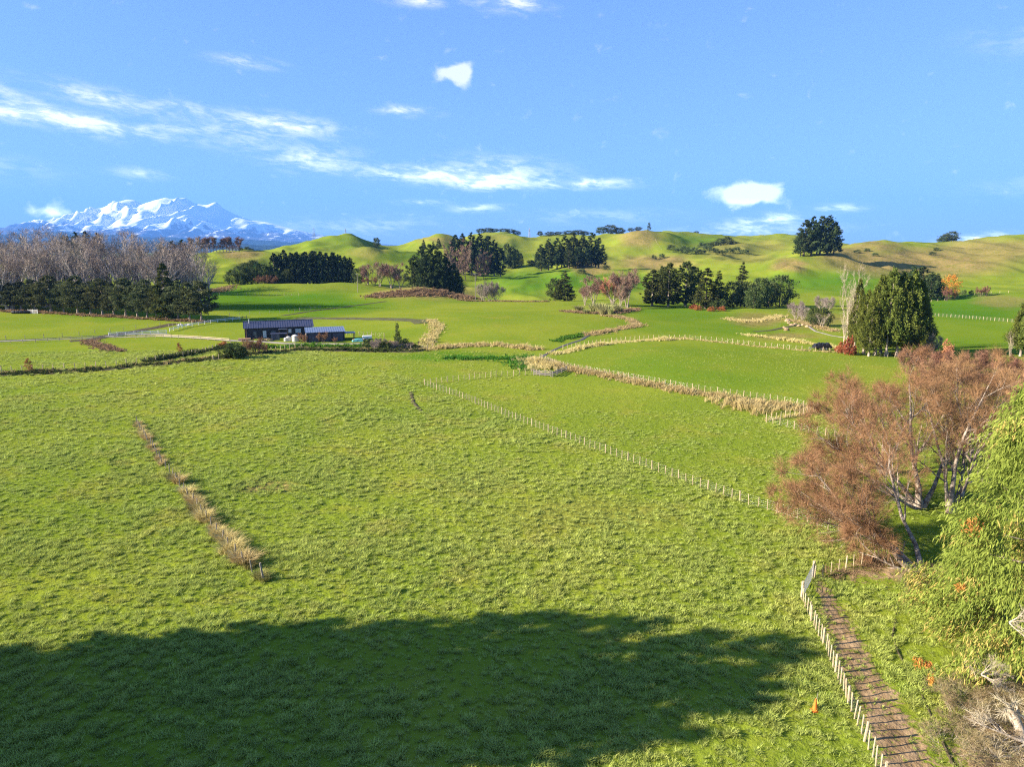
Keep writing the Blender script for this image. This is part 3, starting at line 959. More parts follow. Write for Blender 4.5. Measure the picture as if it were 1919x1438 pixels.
def bare_tree(name, seed, wood, twig, h=24.0, stems=1, splay=0.15, r0=0.35, ratio=0.62, angles=(0.55, 0.6, 0.65), kids=(9, 6, 4), trop=0.25,
              twigs=7, twig_len=1.4, twig_w=0.03, first=0.3, stem_h=0.85, offset=0.0, starts=None, bend=0.10, curl=0.0, sides=(7, 5, 4, 3)):
    """leafless tree: stems, limbs, branches, then fine twigs. Returns wood mesh and twig mesh."""
    g = np.random.default_rng(seed)
    K = 6
    s = np.linspace(0, 1, K)

    def grow(P0, D0, Ln, tr):
        B = len(P0)
        P = np.empty((B, K, 3))
        P[:, 0] = P0
        d = D0.copy()
        for k in range(1, K):
            d = unit(d + g.normal(size=(B, 3)) * bend + np.array([0, 0, tr / K]))
            P[:, k] = P[:, k - 1] + d * (Ln / (K - 1))[:, None]
        return P

    if starts is None:
        a = g.uniform(0, 2 * math.pi) + np.arange(stems) * 2 * math.pi / stems + g.normal(size=stems) * 0.3
        sp = splay * g.uniform(0.6, 1.2, stems)
        D = unit(np.stack([np.cos(a) * sp, np.sin(a) * sp, np.ones(stems)], 1))
        P0 = np.stack([np.cos(a) * offset, np.sin(a) * offset, np.full(stems, -0.3)], 1)
        Ln = h * stem_h * g.uniform(0.85, 1.05, stems)
        Rb = r0 * g.uniform(0.75, 1.1, stems)
    else:
        P0 = np.array([q[0] for q in starts], float)
        D = unit(np.array([q[1] for q in starts], float))
        Ln = np.array([q[2] for q in starts], float)
        Rb = np.array([q[3] for q in starts], float)
    P = grow(P0, D, Ln, trop * 0.5)
    wood_parts, lv = [], 0
    taper = 0.82
    wood_parts.append(tubes(P, Rb[:, None] * (1 - taper * s)[None] * (1 + 0.5 * np.exp(-s * 9))[None], sides[0]))
    cur, curL, curR = P, Ln, Rb
    for lv, (nk, an) in enumerate(zip(kids, angles)):
        B = len(cur)
        f0 = first if lv == 0 else 0.22
        t = g.uniform(f0, 1.0, (B, nk)) ** (0.85)
        idx = t * (K - 1)
        i = np.clip(idx.astype(int), 0, K - 2)
        fr = (idx - i)[..., None]
        bi = np.arange(B)[:, None]
        base = cur[bi, i] * (1 - fr) + cur[bi, i + 1] * fr
        dr = unit(cur[bi, i + 1] - cur[bi, i])
        rnd = unit(g.normal(size=dr.shape) + np.array([0, 0, curl]))
        perp = unit(rnd - dr * (rnd * dr).sum(-1, keepdims=True))
        aa = (an * g.uniform(0.7, 1.3, (B, nk)))[..., None]
        nd = dr * np.cos(aa) + perp * np.sin(aa)
        nL = (curL[:, None] * ratio * (1.12 - 0.62 * t) * g.uniform(0.75, 1.15, (B, nk)))
        nR = curR[:, None] * (1 - taper * t) * 0.62
        P = grow(base.reshape(-1, 3), nd.reshape(-1, 3), nL.ravel(), trop)
        wood_parts.append(tubes(P, nR.ravel()[:, None] * (1 - 0.85 * s)[None], sides[min(lv + 1, 3)]))
        cur, curL, curR = P, nL.ravel(), nR.ravel()
    # twigs
    B = len(cur)
    t = g.uniform(0.1, 1.0, (B, twigs))
    idx = t * (K - 1)
    i = np.clip(idx.astype(int), 0, K - 2)
    fr = (idx - i)[..., None]
    bi = np.arange(B)[:, None]
    base = (cur[bi, i] * (1 - fr) + cur[bi, i + 1] * fr).reshape(-1, 3)
    dr = unit(cur[bi, i + 1] - cur[bi, i]).reshape(-1, 3)
    d = unit(dr + g.normal(size=dr.shape) * 0.55 + np.array([0, 0, 0.12 * trop]))
    n = len(base)
    L = twig_len * g.uniform(0.5, 1.3, n)[:, None]
    side = unit(np.cross(d, g.normal(size=(n, 3))))
    up = np.cross(d, side)
    w = twig_w
    mid = base + d * L * 0.55 + g.normal(size=(n, 3)) * 0.06 * L
    tip = base + d * L + g.normal(size=(n, 3)) * 0.12 * L
    V = np.stack([base + side * w * .5, base - side * w * .5, mid + up * w * .4, mid - up * w * .4, tip], 1).reshape(-1, 3)
    o = (np.arange(n) * 5)[:, None]
    Q = o + np.array([[0, 1, 2, 3]])
    Tr = o + np.array([[3, 2, 4]])
    tint = np.repeat(np.clip(g.uniform(0, 1, B)[:, None] * 0.5 + g.uniform(0, 0.5, (B, twigs)), 0, 1).ravel(), 5)
    Vw, Qw, _ = join(wood_parts)
    return mesh_data(name + '_wood', Vw, Qw, wood, True), mesh_data(name + '_twigs', V, [Q, Tr], twig, False, tint)


def blades(C, n, h, spread, w, g, lean=0.5):
    """arching grass blades round each centre C; three-point ribbons"""
    B = len(C)
    a = g.uniform(0, 2 * math.pi, (B, n))
    ro = g.uniform(0, 1, (B, n)) * spread * 0.35
    hh = np.broadcast_to(np.asarray(h, float), (B,))[:, None] * g.uniform(0.55, 1.15, (B, n))
    ln = lean * g.uniform(0.3, 1.3, (B, n)) * hh
    d = np.stack([np.cos(a), np.sin(a), 0 * a], -1)
    s = np.stack([-np.sin(a), np.cos(a), 0 * a], -1)
    tw = g.uniform(-1, 1, (B, n))[..., None]
    s = unit(s + d * tw)
    base = C[:, None] + d * ro[..., None]
    base[..., 2] -= 0.03
    mid = base + d * (ln * 0.35)[..., None]
    mid[..., 2] += hh * 0.65
    tip = base + d * ln[..., None]
    tip[..., 2] += hh * 0.95
    W2 = w * 0.5
    V = np.stack([base - s * W2, base + s * W2, mid + s * W2 * 0.8, mid - s * W2 * 0.8, tip], 2).reshape(-1, 3)
    o = (np.arange(B * n) * 5)[:, None]
    Q = o + np.array([[0, 1, 2, 3]])
    Tr = o + np.array([[3, 2, 4]])
    tint = np.clip(g.uniform(0, 1, (B, 1)) * 0.55 + g.uniform(0, 0.45, (B, n)), 0, 1)
    return V, Q, Tr, np.repeat(tint.ravel(), 5)


# ------------------------------------------------------------------ prototypes: kind -> (list of (part name, mesh)), height, width
KIND = {}
pine_prof = lambda t: 6.4 * (0.72 + 0.45 * t) * (1 - t ** 1.55) ** 0.85 + 0.3
cone_prof = lambda t: 4.2 * (1 - t) ** 0.85 * (1 if t > 0.08 else 0.7) + 0.15
cyp_prof = lambda t: 4.6 * min(1, 0.5 + 2.2 * t) * (1 - t ** 1.45) ** 0.8 + 0.25
round_prof = lambda t: 4.2 * math.sqrt(max(0.0, 1 - (2 * t - 0.92) ** 2 * 0.95)) + 0.15
macro_prof = lambda t: 8.0 * (0.6 + 0.5 * t) * (1 - t ** 2.4) ** 0.7 + 0.3


def kind(name, h, w, *parts):
    KIND[name] = (h, w, parts)


for i in range(3):
    kind(f'pine{i}', 26, 12.5, ('trunk', trunk_mesh('pine_trunk', 25, 0.42, M['bark_dark'], 0, 100 + i, 14, 6.0, 0.15)),
         ('crown', crown_mesh('pine_crown', M['pine'], 110 + i, 26, 3.0, pine_prof, 210, 26, 1.15, 0.45, 0.6, -0.05, 0.3, 0.17, 0.75, 0.8)))
    kind(f'block{i}', 24, 8.5, ('trunk', trunk_mesh('pine_trunk', 23, 0.35, M['bark_belt'], 0, 120 + i, 10, 3.0, 0.2)),
         ('crown', crown_mesh('pine_crown', M['pine_far'], 125 + i, 24, 1.5, lambda t: 4.2 * (1 - t ** 2.2) ** 0.8 * (0.7 + 0.4 * t) + 0.2, 170, 24, 1.1, 0.42, 0.55, 0.0, 0.3, 0.2, 0.7, 0.8)))
    kind(f'belt{i}', 16, 9.5, ('trunk', trunk_mesh('shelter_trunk', 15, 0.34, M['bark_belt'], 0.4, 130 + i, 10, 4.0, 0.15)),
         ('crown', crown_mesh('shelter_crown', M['belt'], 140 + i, 16, 3.0, lambda t: 5.0 * min(1, 0.55 + 1.6 * t) * (1 - t ** 2.6) ** 0.75 + 0.2, 170, 36, 0.85, 0.34, 0.1, 0.12, 0.3, 0.22, 0.45, 0.45)))
for i in range(2):
    kind(f'cone{i}', 17, 8.4, ('trunk', trunk_mesh('conifer_trunk', 16, 0.3, M['bark_dark'], 0, 150 + i)),
         ('crown', crown_mesh('conifer_crown', M['macro'], 155 + i, 17, 0.8, cone_prof, 190, 30, 0.8, 0.34, 0.05, 0.2, 0.35, 0.2, 0.25, 0.5)))
    kind(f'cypress{i}', 17, 9.5, ('trunk', trunk_mesh('cypress_trunk', 16, 0.42, M['bark_belt'], 0, 160 + i, 8, 3, 0.1)),
         ('crown', crown_mesh('cypress_crown', M['cypress'], 165 + i, 17, 2.2, cyp_prof, 240, 46, 0.62, 0.22, 0.3, 0.22, 0.45, 0.16, 0.7, 1.3)))
    kind(f'macro{i}', 22, 19, ('trunk', trunk_mesh('macrocarpa_trunk', 20, 0.6, M['bark_belt'], 0, 170 + i, 16, 9.0, 0.1)),
         ('crown', crown_mesh('macrocarpa_crown', M['macro'], 175 + i, 22, 1.5, macro_prof, 280, 32, 1.1, 0.45, 0.35, 0.02, 0.35, 0.14, 0.65, 0.45)))
    kind(f'round{i}', 9, 8.4, ('trunk', trunk_mesh('shrub_trunk', 7, 0.22, M['bark_dark'], 0, 180 + i, 6, 2.5, 0.1)),
         ('crown', crown_mesh('round_crown', M['shrub'], 185 + i, 9, 0.3, round_prof, 140, 28, 0.62, 0.28, 0.35, 0.05, 0.4, 0.2, 0.55, 0.8)))
    kind(f'scrub{i}', 3, 4.2, ('crown', crown_mesh('scrub_crown', M['shrub'], 190 + i, 3, 0.0, lambda t: 2.1 * math.sqrt(max(0, 1 - t * t)) + 0.1, 46, 22, 0.5, 0.26, 0.5, 0.0, 0.4, 0.34, 0.35, 0.8)))
    kind(f'poplar{i}', 26, 15, *zip(('trunk', 'crown'), bare_tree('poplar', 200 + i, M['bark_pop'], M['twig_grey'], 26, 4, 0.30, 0.46, 0.5, (0.42, 0.5), (11, 7), 0.5, 7, 2.1, 0.06, 0.2, 0.95, 0.4)))
    kind(f'mauve{i}', 24, 14, *zip(('trunk', 'crown'), bare_tree('poplar', 205 + i, M['bark_pop'], M['twig_mauve'], 24, 3, 0.27, 0.40, 0.52, (0.45, 0.5), (12, 7), 0.45, 8, 2.1, 0.065, 0.2, 0.95, 0.4)))
    kind(f'pink{i}', 12, 9, *zip(('trunk', 'crown'), bare_tree('pink_tree', 210 + i, M['bark_belt'], M['twig_pink'], 12, 3, 0.3, 0.2, 0.55, (0.55, 0.6), (11, 8), 0.35, 12, 1.5, 0.085, 0.15, 0.9, 0.2)))
    kind(f'redbush{i}', 5, 6, *zip(('stem', 'crown'), bare_tree('red_bush', 215 + i, M['bark_dark'], M['twig_red'], 5, 7, 0.6, 0.08, 0.55, (0.5, 0.6), (9, 6), 0.3, 9, 0.8, 0.04, 0.1, 0.9, 0.3)))
kind('larch', 20, 9, *zip(('trunk', 'crown'), bare_tree('larch', 220, M['bark_dark'], M['twig_pink'], 20, 1, 0.02, 0.3, 0.34, (1.15, 0.7), (34, 9), 0.1, 9, 1.3, 0.09, 0.1, 0.98)))
kind('slim', 20, 4.5, *zip(('trunk', 'crown'), bare_tree('slim_poplar', 225, M['bark_belt'], M['twig_pink'], 20, 1, 0.02, 0.22, 0.3, (0.35, 0.4), (24, 6), 0.6, 8, 1.8, 0.12, 0.1, 0.98)))
kind('palebare', 18, 6, *zip(('trunk', 'crown'), bare_tree('pale_poplar', 226, M['bark_dead'], M['twig_pale'], 18, 3, 0.08, 0.16, 0.34, (0.4, 0.45), (16, 5), 0.55, 5, 1.2, 0.035, 0.1, 0.98, 0.4)))
kind('greybush', 4.5, 5, *zip(('stem', 'crown'), bare_tree('grey_bush', 227, M['bark_belt'], M['twig_mauve'], 4.5, 8, 0.6, 0.07, 0.55, (0.5, 0.6), (8, 6), 0.3, 8, 0.8, 0.035, 0.1, 0.9, 0.3)))
kind('greenspire', 9, 3.2, ('trunk', trunk_mesh('spire_trunk', 8, 0.14, M['bark_dark'], 0, 230)),
     ('crown', crown_mesh('spire_crown', M['shrub'], 231, 9, 0.2, lambda t: 1.5 * (1 - t ** 2) ** 0.6 * min(1, 0.5 + 3 * t) + 0.1, 70, 24, 0.45, 0.2, 0.9, 0.0, 0.4, 0.3, 0.25, 1.2)))
kind('russetspire', 4, 1.9, ('trunk', trunk_mesh('sapling_trunk', 3.6, 0.07, M['bark_dark'], 0, 232)),
     ('crown', crown_mesh('sapling_crown', M['russet'], 233, 4, 0.4, lambda t: 0.9 * (1 - t ** 2) ** 0.6 * min(1, 0.4 + 3 * t) + 0.08, 46, 20, 0.26, 0.15, 0.6, 0.0, 0.3, 0.35, 0.3, 1.0)))
kind('orange', 9, 7, ('trunk', trunk_mesh('autumn_trunk', 7, 0.18, M['bark_dark'], 0, 234, 8, 3, 0.2)),
     ('crown', crown_mesh('autumn_crown', M['orange'], 235, 9, 2.0, round_prof, 80, 24, 0.5, 0.3, 0.3, 0.05, 0.3, 0.28, 0.35, 0.8)))
kind('redleaf', 2.2, 2.6, ('crown', crown_mesh('red_shrub_crown', M['red'], 236, 2.2, 0.0, lambda t: 1.3 * math.sqrt(max(0, 1 - t * t)) + 0.1, 40, 20, 0.3, 0.2, 0.5, 0.0, 0.3, 0.36, 0.3, 0.8)))
kind('redspire', 8, 3.0, ('trunk', trunk_mesh('red_trunk', 7, 0.14, M['bark_dark'], 0, 237)),
     ('crown', crown_mesh('red_crown', leafy('salmon_leaves', (0.330, 0.130, 0.075), (0.560, 0.260, 0.150), 0.3), 238, 8, 0.4, lambda t: 1.5 * (1 - t ** 2) ** 0.6 * min(1, 0.5 + 3 * t) + 0.1, 80, 24, 0.4, 0.2, 0.9, 0.0, 0.3, 0.3, 0.3, 1.2)))
_g = np.random.default_rng(300)
Vb, Qb, Tb, tb = blades(np.zeros((1, 3)), 200, 2.2, 2.2, 0.13, _g, 0.9)
kind('flax', 2.2, 2.8, ('leaves', mesh_data('flax_leaves', Vb, [Qb, Tb], M['flax'], False, tb)))

PLANTS = []


def plant(name, kd, P, h, label, cat, group=None, w=None, rz=None):
    """a thing of its own: an empty at the foot of the plant, its parts sharing the mesh of their kind"""
    if kd + '0' in KIND:
        k = 3 if kd + '2' in KIND else 2
        kd = kd + str(random.randrange(k))
    h0, w0, parts = KIND[kd]
    sw = (w / w0) if w else (h / h0) * random.uniform(0.9, 1.12)
    root = empty(name, (P.x, P.y, P.z), random.uniform(0, 6.28) if rz is None else rz, (sw, sw, h / h0))
    tag(root, label, cat, group)
    for pn, me in parts:
        put(pn, me, root)
    return root


def stand(name, kd, u, v, vtop, label, cat, group=None, wpx=None, Y=None, rz=None):
    """plant placed by surveyed foot (u, v) or distance Y, and by the sight line to its top"""
    P = at(u, v) if Y is None else at_y(u, Y, v)
    h = max(0.5, top_z(u, vtop, P.y) - P.z)
    w = None if wpx is None else wpx * P.y / F_PX
    return plant(name, kd, P, h, label, cat, group, w, rz)
# ------------------------------------------------------------------ trees and shrubs
# shelterbelt on the left: evergreens in front, bare poplars behind
G1 = 'evergreens of the shelterbelt'
LB = 'dark evergreen with pale bare trunk in the long shelterbelt'
for u, vt, wpx in [(-45, 520, 52), (-15, 522, 50), (14, 524, 48), (40, 528, 46), (66, 524, 46), (96, 517, 52), (120, 527, 40), (146, 517, 50), (170, 528, 44), (192, 520, 46), (214, 531, 40), (236, 519, 46),
                   (258, 530, 40), (276, 524, 42), (294, 536, 38), (334, 527, 44), (356, 530, 44), (378, 524, 46)]:
    if u < 20:
        lb, gp = 'dark evergreen in the shelterbelt on the far side of the covered bales', 'evergreens beyond the bales'
    elif u < 80:
        lb, gp = 'dark evergreen of the shelterbelt behind the white gate and bales', 'evergreens behind the gate'
    elif u < 320:
        lb, gp = LB, G1
    else:
        lb, gp = {334: 'dark evergreen tucked against the tall pointed one in the shelterbelt', 356: 'last but one evergreen at the rock heap end of the shelterbelt', 378: 'end evergreen of the shelterbelt nearest the rock heap'}[u], None
    stand('shelterbelt_tree', 'belt', u, 579 + 25 * max(u, 0) / 380, vt, lb, 'tree', gp, wpx)
stand('conical_evergreen', 'cone', 313, 600, 494, 'tall pointed dark evergreen standing above the shelterbelt row', 'tree', None, 52)
G2 = 'bare poplars behind the shelterbelt'
for i, (u, vt, Y) in enumerate([(-50, 462, 305), (-22, 470, 300), (0, 452, 318), (18, 486, 290), (40, 468, 302), (62, 458, 312), (84, 470, 296), (106, 456, 306), (126, 466, 300), (148, 450, 312), (170, 462, 296),
                                (190, 448, 308), (214, 458, 300), (232, 452, 312), (252, 466, 298), (272, 456, 306), (294, 470, 296), (322, 462, 306), (346, 470, 300), (366, 464, 308), (386, 478, 300)]):
    k = 'mauve' if i % 3 == 0 or u < 30 else 'poplar'
    stand('bare_poplar', k, u, 575, vt, 'mauve-grey bare poplar rising behind the shelterbelt' if k == 'mauve' else 'pale grey bare poplar with upswept limbs behind the shelterbelt', 'tree', G2 if k == 'poplar' else 'mauve bare poplars', 88, Y)
for u, vt in [(-30, 448), (10, 444), (45, 446), (80, 447), (105, 452), (220, 450), (245, 456), (300, 462)]:
    stand('bare_poplar', 'mauve', u, 560, vt + 4, 'mauve-grey bare poplar in the far rank behind the shelterbelt', 'tree', 'far rank of bare poplars', 90, 390)
for u, vt in [(132, 438), (152, 436), (172, 435), (192, 437), (330, 452), (348, 450), (310, 455)]:
    stand('evergreen_tree', 'block', u, 540, vt, 'dark evergreen topping out above the bare poplars' if u < 250 else 'dark evergreen beside the pinkish slim poplars', 'tree', 'dark evergreens behind poplars' if u < 250 else 'evergreens by slim poplars', 34, 470)
for i, u in enumerate(range(358, 452, 6)):
    stand('slim_poplar', 'slim', u, 470, 446 - (i % 3) * 1.5, 'slim pinkish bare poplar in the far row by the white farmhouse', 'tree', 'far row of slim poplars', 12, 740)
for u, vb, vt in [(464, 474, 462), (472, 475, 465), (452, 474, 464)]:
    stand('round_tree', 'round', u, vb, vt, 'small dark round tree beside the white farmhouse', 'tree', 'trees by the farmhouse', None, 790)

# the dense block of pines on the flat, and scrub at its end
for i, u in enumerate(list(range(515, 662, 11)) + list(range(522, 658, 13))):
    back = i >= 14
    vt = 468 + 7 * abs(math.sin(i * 2.3)) + (8 if u > 635 else 0) + (4 if u < 530 else 0)
    stand('plantation_pine', 'block', u, 530, vt, 'dark pine in the back rank of the dense plantation block' if back else 'dark pine in the front rank of the dense plantation block', 'tree', 'back rank of the plantation' if back else 'front rank of the plantation', 21, 470 + (10 if back else 0) - (u - 515) * 0.0)
for u, vb, vt, w in [(436, 526, 505, 24), (452, 527, 497, 26), (463, 527, 492, 22), (478, 527, 486, 24), (496, 528, 494, 26), (506, 530, 500, 22), (522, 532, 508, 22), (538, 531, 504, 18)]:
    stand('scrub_tree', 'round', u, vb, vt, 'rounded olive tree clustered at the end of the plantation block', 'tree', 'trees at the plantation end', w, 455)
for u in (488, 500, 512):
    stand('bare_bush', 'redbush', u, 532, 517, 'reddish bare bush in front of the plantation trees', 'bush', 'reddish bushes by plantation', 22, 450)

# pines in the middle of the valley
for u, vb, vt, w in [(776, 540, 478, 32), (790, 541, 462, 36), (806, 542, 458, 38), (820, 542, 464, 34), (836, 543, 476, 34), (850, 543, 492, 30), (798, 545, 470, 34), (826, 546, 472, 34), (858, 545, 506, 24)]:
    stand('radiata_pine', 'pine', u, vb, vt, 'tall dark pine in the clump above the dead bracken bank', 'tree', 'pines above the bracken bank', w, 420 + (u % 7))
for u, vb, vt, w in [(854, 492, 440, 24), (868, 494, 438, 26), (884, 494, 436, 28), (900, 496, 438, 28), (914, 498, 442, 28), (926, 500, 450, 26), (938, 500, 462, 22), (846, 490, 448, 18)]:
    stand('radiata_pine', 'block', u, vb, vt, 'dark pine in the clump beside the pink larches on the slope', 'tree', 'pines beside the larches', w, 640)
for u, vb, vt, w in [(848, 488, 458, 22), (860, 490, 455, 24), (872, 492, 468, 20), (892, 494, 472, 18), (906, 496, 476, 16)]:
    stand('bare_larch', 'larch', u, vb, vt, 'pinkish brown bare larch among the dark pines on the slope', 'tree', 'bare larches on the slope', w, 615)
for u, vb, vt, w in [(1014, 495, 458, 26), (1028, 496, 448, 28), (1044, 497, 446, 28), (1058, 498, 442, 28), (1074, 498, 438, 30), (1092, 499, 440, 30), (1108, 499, 436, 32), (1122, 500, 446, 26), (1066, 502, 462, 26), (1098, 504, 466, 22), (1052, 500, 460, 24), (1082, 503, 462, 22), (1116, 500, 458, 26)]:
    stand('radiata_pine', 'pine', u, vb, vt, 'dark pine in the broad clump shading the upper hillside', 'tree', 'pines on the upper hillside', w, 690 - (12 if vb > 500 else 0))
for u, vb, vt, w in [(950, 480, 455, 16), (960, 482, 460, 14), (968, 486, 466, 12), (958, 488, 470, 16), (975, 486, 474, 12)]:
    stand('hill_tree', 'round', u, vb, vt, 'small rounded tree on the slope between the two pine clumps', 'tree', 'trees between pine clumps', w, 720)
for u, vt, w in [(902, 428, 16), (914, 427, 18), (926, 428, 16), (944, 428, 16), (956, 429, 18), (968, 432, 14), (1012, 433, 10), (1030, 434, 16), (1046, 434, 14), (1066, 432, 20), (1084, 431, 22), (1096, 433, 16),
                 (1128, 425, 20), (1144, 421, 24), (1160, 426, 20), (1182, 427, 11), (1196, 425, 13)]:
    stand('ridge_tree', 'round', u, 440, vt, 'dark evergreen along the skyline ridge behind the pine clumps', 'tree', 'trees along the skyline ridge', w, 1195 if u < 1175 else 985)
stand('ridge_tree', 'greenspire', 1216, 436, 417, 'thin ragged tree alone on the skyline beside the brown knoll', 'tree', None, 7, 975)
for u, vb, vt, w, lb in [(706, 460, 445, 12, 'lone dark tree on the right shoulder of the green hill'), (1305, 441, 433, 9, 'tiny lone tree on the smooth green skyline')]:
    stand('lone_tree', 'round', u, vb, vt, lb, 'tree', None, w, 900 if u < 1000 else 1190)
for u, vt, w in [(794, 449, 11), (822, 447, 12), (812, 452, 9)]:
    stand('hill_pine', 'cone', u, 465, vt, 'small dark conifer on the slope behind the bracken bank pines', 'tree', 'conifers behind bracken pines', w, 840)
for u, vt, w in [(1350, 446, 16), (1362, 443, 18), (1340, 452, 16), (1328, 455, 18), (1374, 452, 16)]:
    stand('gully_tree', 'round', u, 462, vt, 'dark tree at the head of the scrubby gully below the skyline', 'tree', 'trees in the upper gully', w, 930)
for u, vb, w in [(1272, 474, 18), (1284, 470, 16), (1292, 476, 18), (1302, 472, 14), (1312, 476, 18), (1326, 470, 16), (1338, 474, 16), (1350, 478, 14), (1366, 474, 18), (1380, 472, 14), (1396, 476, 14), (1258, 468, 14), (1316, 464, 14)]:
    stand('scrub_bush', 'scrub', u, vb, vb - 9, 'grey-green scrub bush scattered in the hillside gully', 'bush', 'scrub in the hillside gully', w)
for u, vb, w in [(1080, 480, 10), (1100, 484, 10), (1010, 488, 14), (1022, 492, 14), (1004, 498, 18), (1016, 502, 20), (996, 496, 16), (1090, 512, 14), (1136, 505, 12), (1240, 484, 10), (1225, 486, 8)]:
    stand('scrub_bush', 'scrub', u, vb, vb - 8, 'dark scrub bush on the slope below the pine clumps', 'bush', 'scrub below the pine clumps', w)

# bare and red trees, conifers along the far edge of the middle paddock
for u, vb, vt, w in [(690, 530, 500, 24), (712, 531, 497, 30), (734, 532, 493, 36), (750, 533, 510, 26)]:
    stand('pink_bare_tree', 'pink', u, vb, vt, 'pinkish bare tree beside the bracken bank', 'tree', 'pink bare trees by the bracken', w, 452)
stand('dark_shrub', 'round', 672, 534, 502, 'dark green bushy tree behind the power pole', 'tree', None, 22, 455)
for u, vb, vt, w in [(686, 536, 520, 16), (702, 534, 518, 14)]:
    stand('bare_bush', 'redbush', u, vb, vt, 'low reddish bare bush left of the pink bare trees', 'bush', 'reddish bushes by the pink trees', w, 445)
for u, vb, vt, w in [(905, 560, 534, 24), (918, 560, 528, 28), (930, 560, 536, 22)]:
    stand('bare_bush', 'greybush', u, vb, vt, 'twiggy grey bush along the far paddock edge', 'bush', 'grey bushes at paddock edge', w, 375)
stand('conical_evergreen', 'cone', 1058, 559, 508, 'broad pointed dark green conifer alone at the paddock edge', 'tree', None, 42, 375)
stand('round_evergreen', 'round', 1040, 559, 521, 'rounded dark evergreen leaning against the lone pointed conifer', 'tree', None, 30, 378)
for u, vb, vt, w, k, lb in [(1112, 574, 524, 40, 'pink', 'mauve-pink bare tree left of the bright red one'), (1148, 575, 520, 38, 'redtree', 'bright brick-red bare tree between two pinkish trees'), (1176, 577, 505, 46, 'pink', 'tall pink bare tree next to the spreading dark macrocarpa'),
                            (1096, 572, 540, 26, 'pink', 'small pinkish bare tree at the end of the red clump'), (1162, 578, 540, 30, 'pink', 'short pink bare tree in front of the tall one')]:
    if k == 'redtree' and 'redtree' not in KIND:
        kind('redtree', 12, 9, *zip(('trunk', 'crown'), bare_tree('red_tree', 241, M['bark_belt'], leafy('brick_red_twigs', (0.33, 0.115, 0.075), (0.52, 0.22, 0.15), 0.0), 12, 4, 0.3, 0.2, 0.55, (0.55, 0.6), (11, 8), 0.35, 12, 1.5, 0.085, 0.15, 0.9, 0.2)))
    stand('bare_tree', k, u, vb, vt, lb, 'tree', None, w)
for u, vb, vt, w in [(1085, 583, 572, 15), (1112, 586, 566, 14), (1122, 587, 566, 12), (1128, 588, 568, 14), (1140, 586, 570, 13), (1152, 584, 566, 12), (1130, 592, 574, 12), (1098, 588, 578, 10), (1144, 590, 576, 10), (1160, 586, 572, 12)]:
    stand('flax_bush', 'flax', u, vb, vt, 'straw-green flax bush in the cluster under the red bare trees', 'plant', 'flax under the red trees', w * 1.5)
for u, vb, vt, w, k in [(1222, 573, 506, 56, 'macro'), (1252, 575, 494, 62, 'macro'), (1284, 574, 490, 60, 'macro'), (1240, 570, 500, 54, 'macro'), (1300, 572, 500, 48, 'macro')]:
    stand('macrocarpa', k, u, vb, vt, 'dark spreading macrocarpa in the wide clump across the paddock', 'tree', 'macrocarpas across the paddock', w)
for u, vb, vt, w in [(1322, 579, 503, 48), (1344, 578, 508, 34)]:
    stand('conical_cypress', 'conegreen' if False else 'cone', u, vb, vt, 'dense conical sunlit cypress with red shrubs at its foot' if u < 1335 else 'narrower conical cypress behind the sunlit one', 'tree', None, w)
stand('spruce_tree', 'cone', 1388, 574, 492, 'tall pointed dark spruce above the rounded trees', 'tree', None, 36)
for u, vb, vt, w in [(1372, 577, 526, 34), (1400, 577, 528, 36), (1424, 577, 519, 38), (1440, 576, 528, 34), (1460, 575, 514, 46), (1412, 578, 536, 30)]:
    stand('rounded_evergreen', 'round', u, vb, vt, 'dark rounded evergreen beside the pointed spruce', 'tree', 'rounded evergreens by the spruce', w)
for u, vb in [(1300, 580), (1334, 584), (1352, 583), (1308, 582)]:
    stand('red_shrub', 'redleaf', u, vb, vb - 9, 'small red-leaved shrub at the foot of the conical cypress', 'bush', 'red shrubs under the cypress', 13)
for u, vb, w in [(1340, 580, 20), (1352, 580, 16)]:
    stand('dark_shrub', 'scrub', u, vb, vb - 16, 'olive shrub among the red shrubs', 'bush', 'olive shrubs by the cypress', w)

# hilltop clump and skyline tree on the right
for u, vb, vt, w in [(1506, 480, 412, 38), (1520, 480, 406, 40), (1536, 479, 405, 42), (1550, 478, 404, 42), (1562, 476, 416, 32), (1530, 481, 430, 40), (1500, 478, 430, 26)]:
    stand('hilltop_pine', 'pine', u, vb, vt, 'broad dark pine in the clump crowning the brown hillside', 'tree', 'pines on the brown hillside', w, 640)
for u, vt, w in [(1772, 439, 22), (1782, 433, 22), (1766, 444, 16)]:
    stand('skyline_tree', 'round', u, 459, vt, 'dark rounded tree alone on the bare right skyline', 'tree', 'trees on the right skyline', w, 955)
for u, vb, w in [(1606, 474, 12), (1625, 472, 10), (1640, 480, 10), (1748, 478, 12), (1755, 470, 10)]:
    stand('scrub_bush', 'scrub', u, vb, vb - 6, 'low scrub bush on the brown right-hand hillside', 'bush', 'scrub on the brown hillside', w)

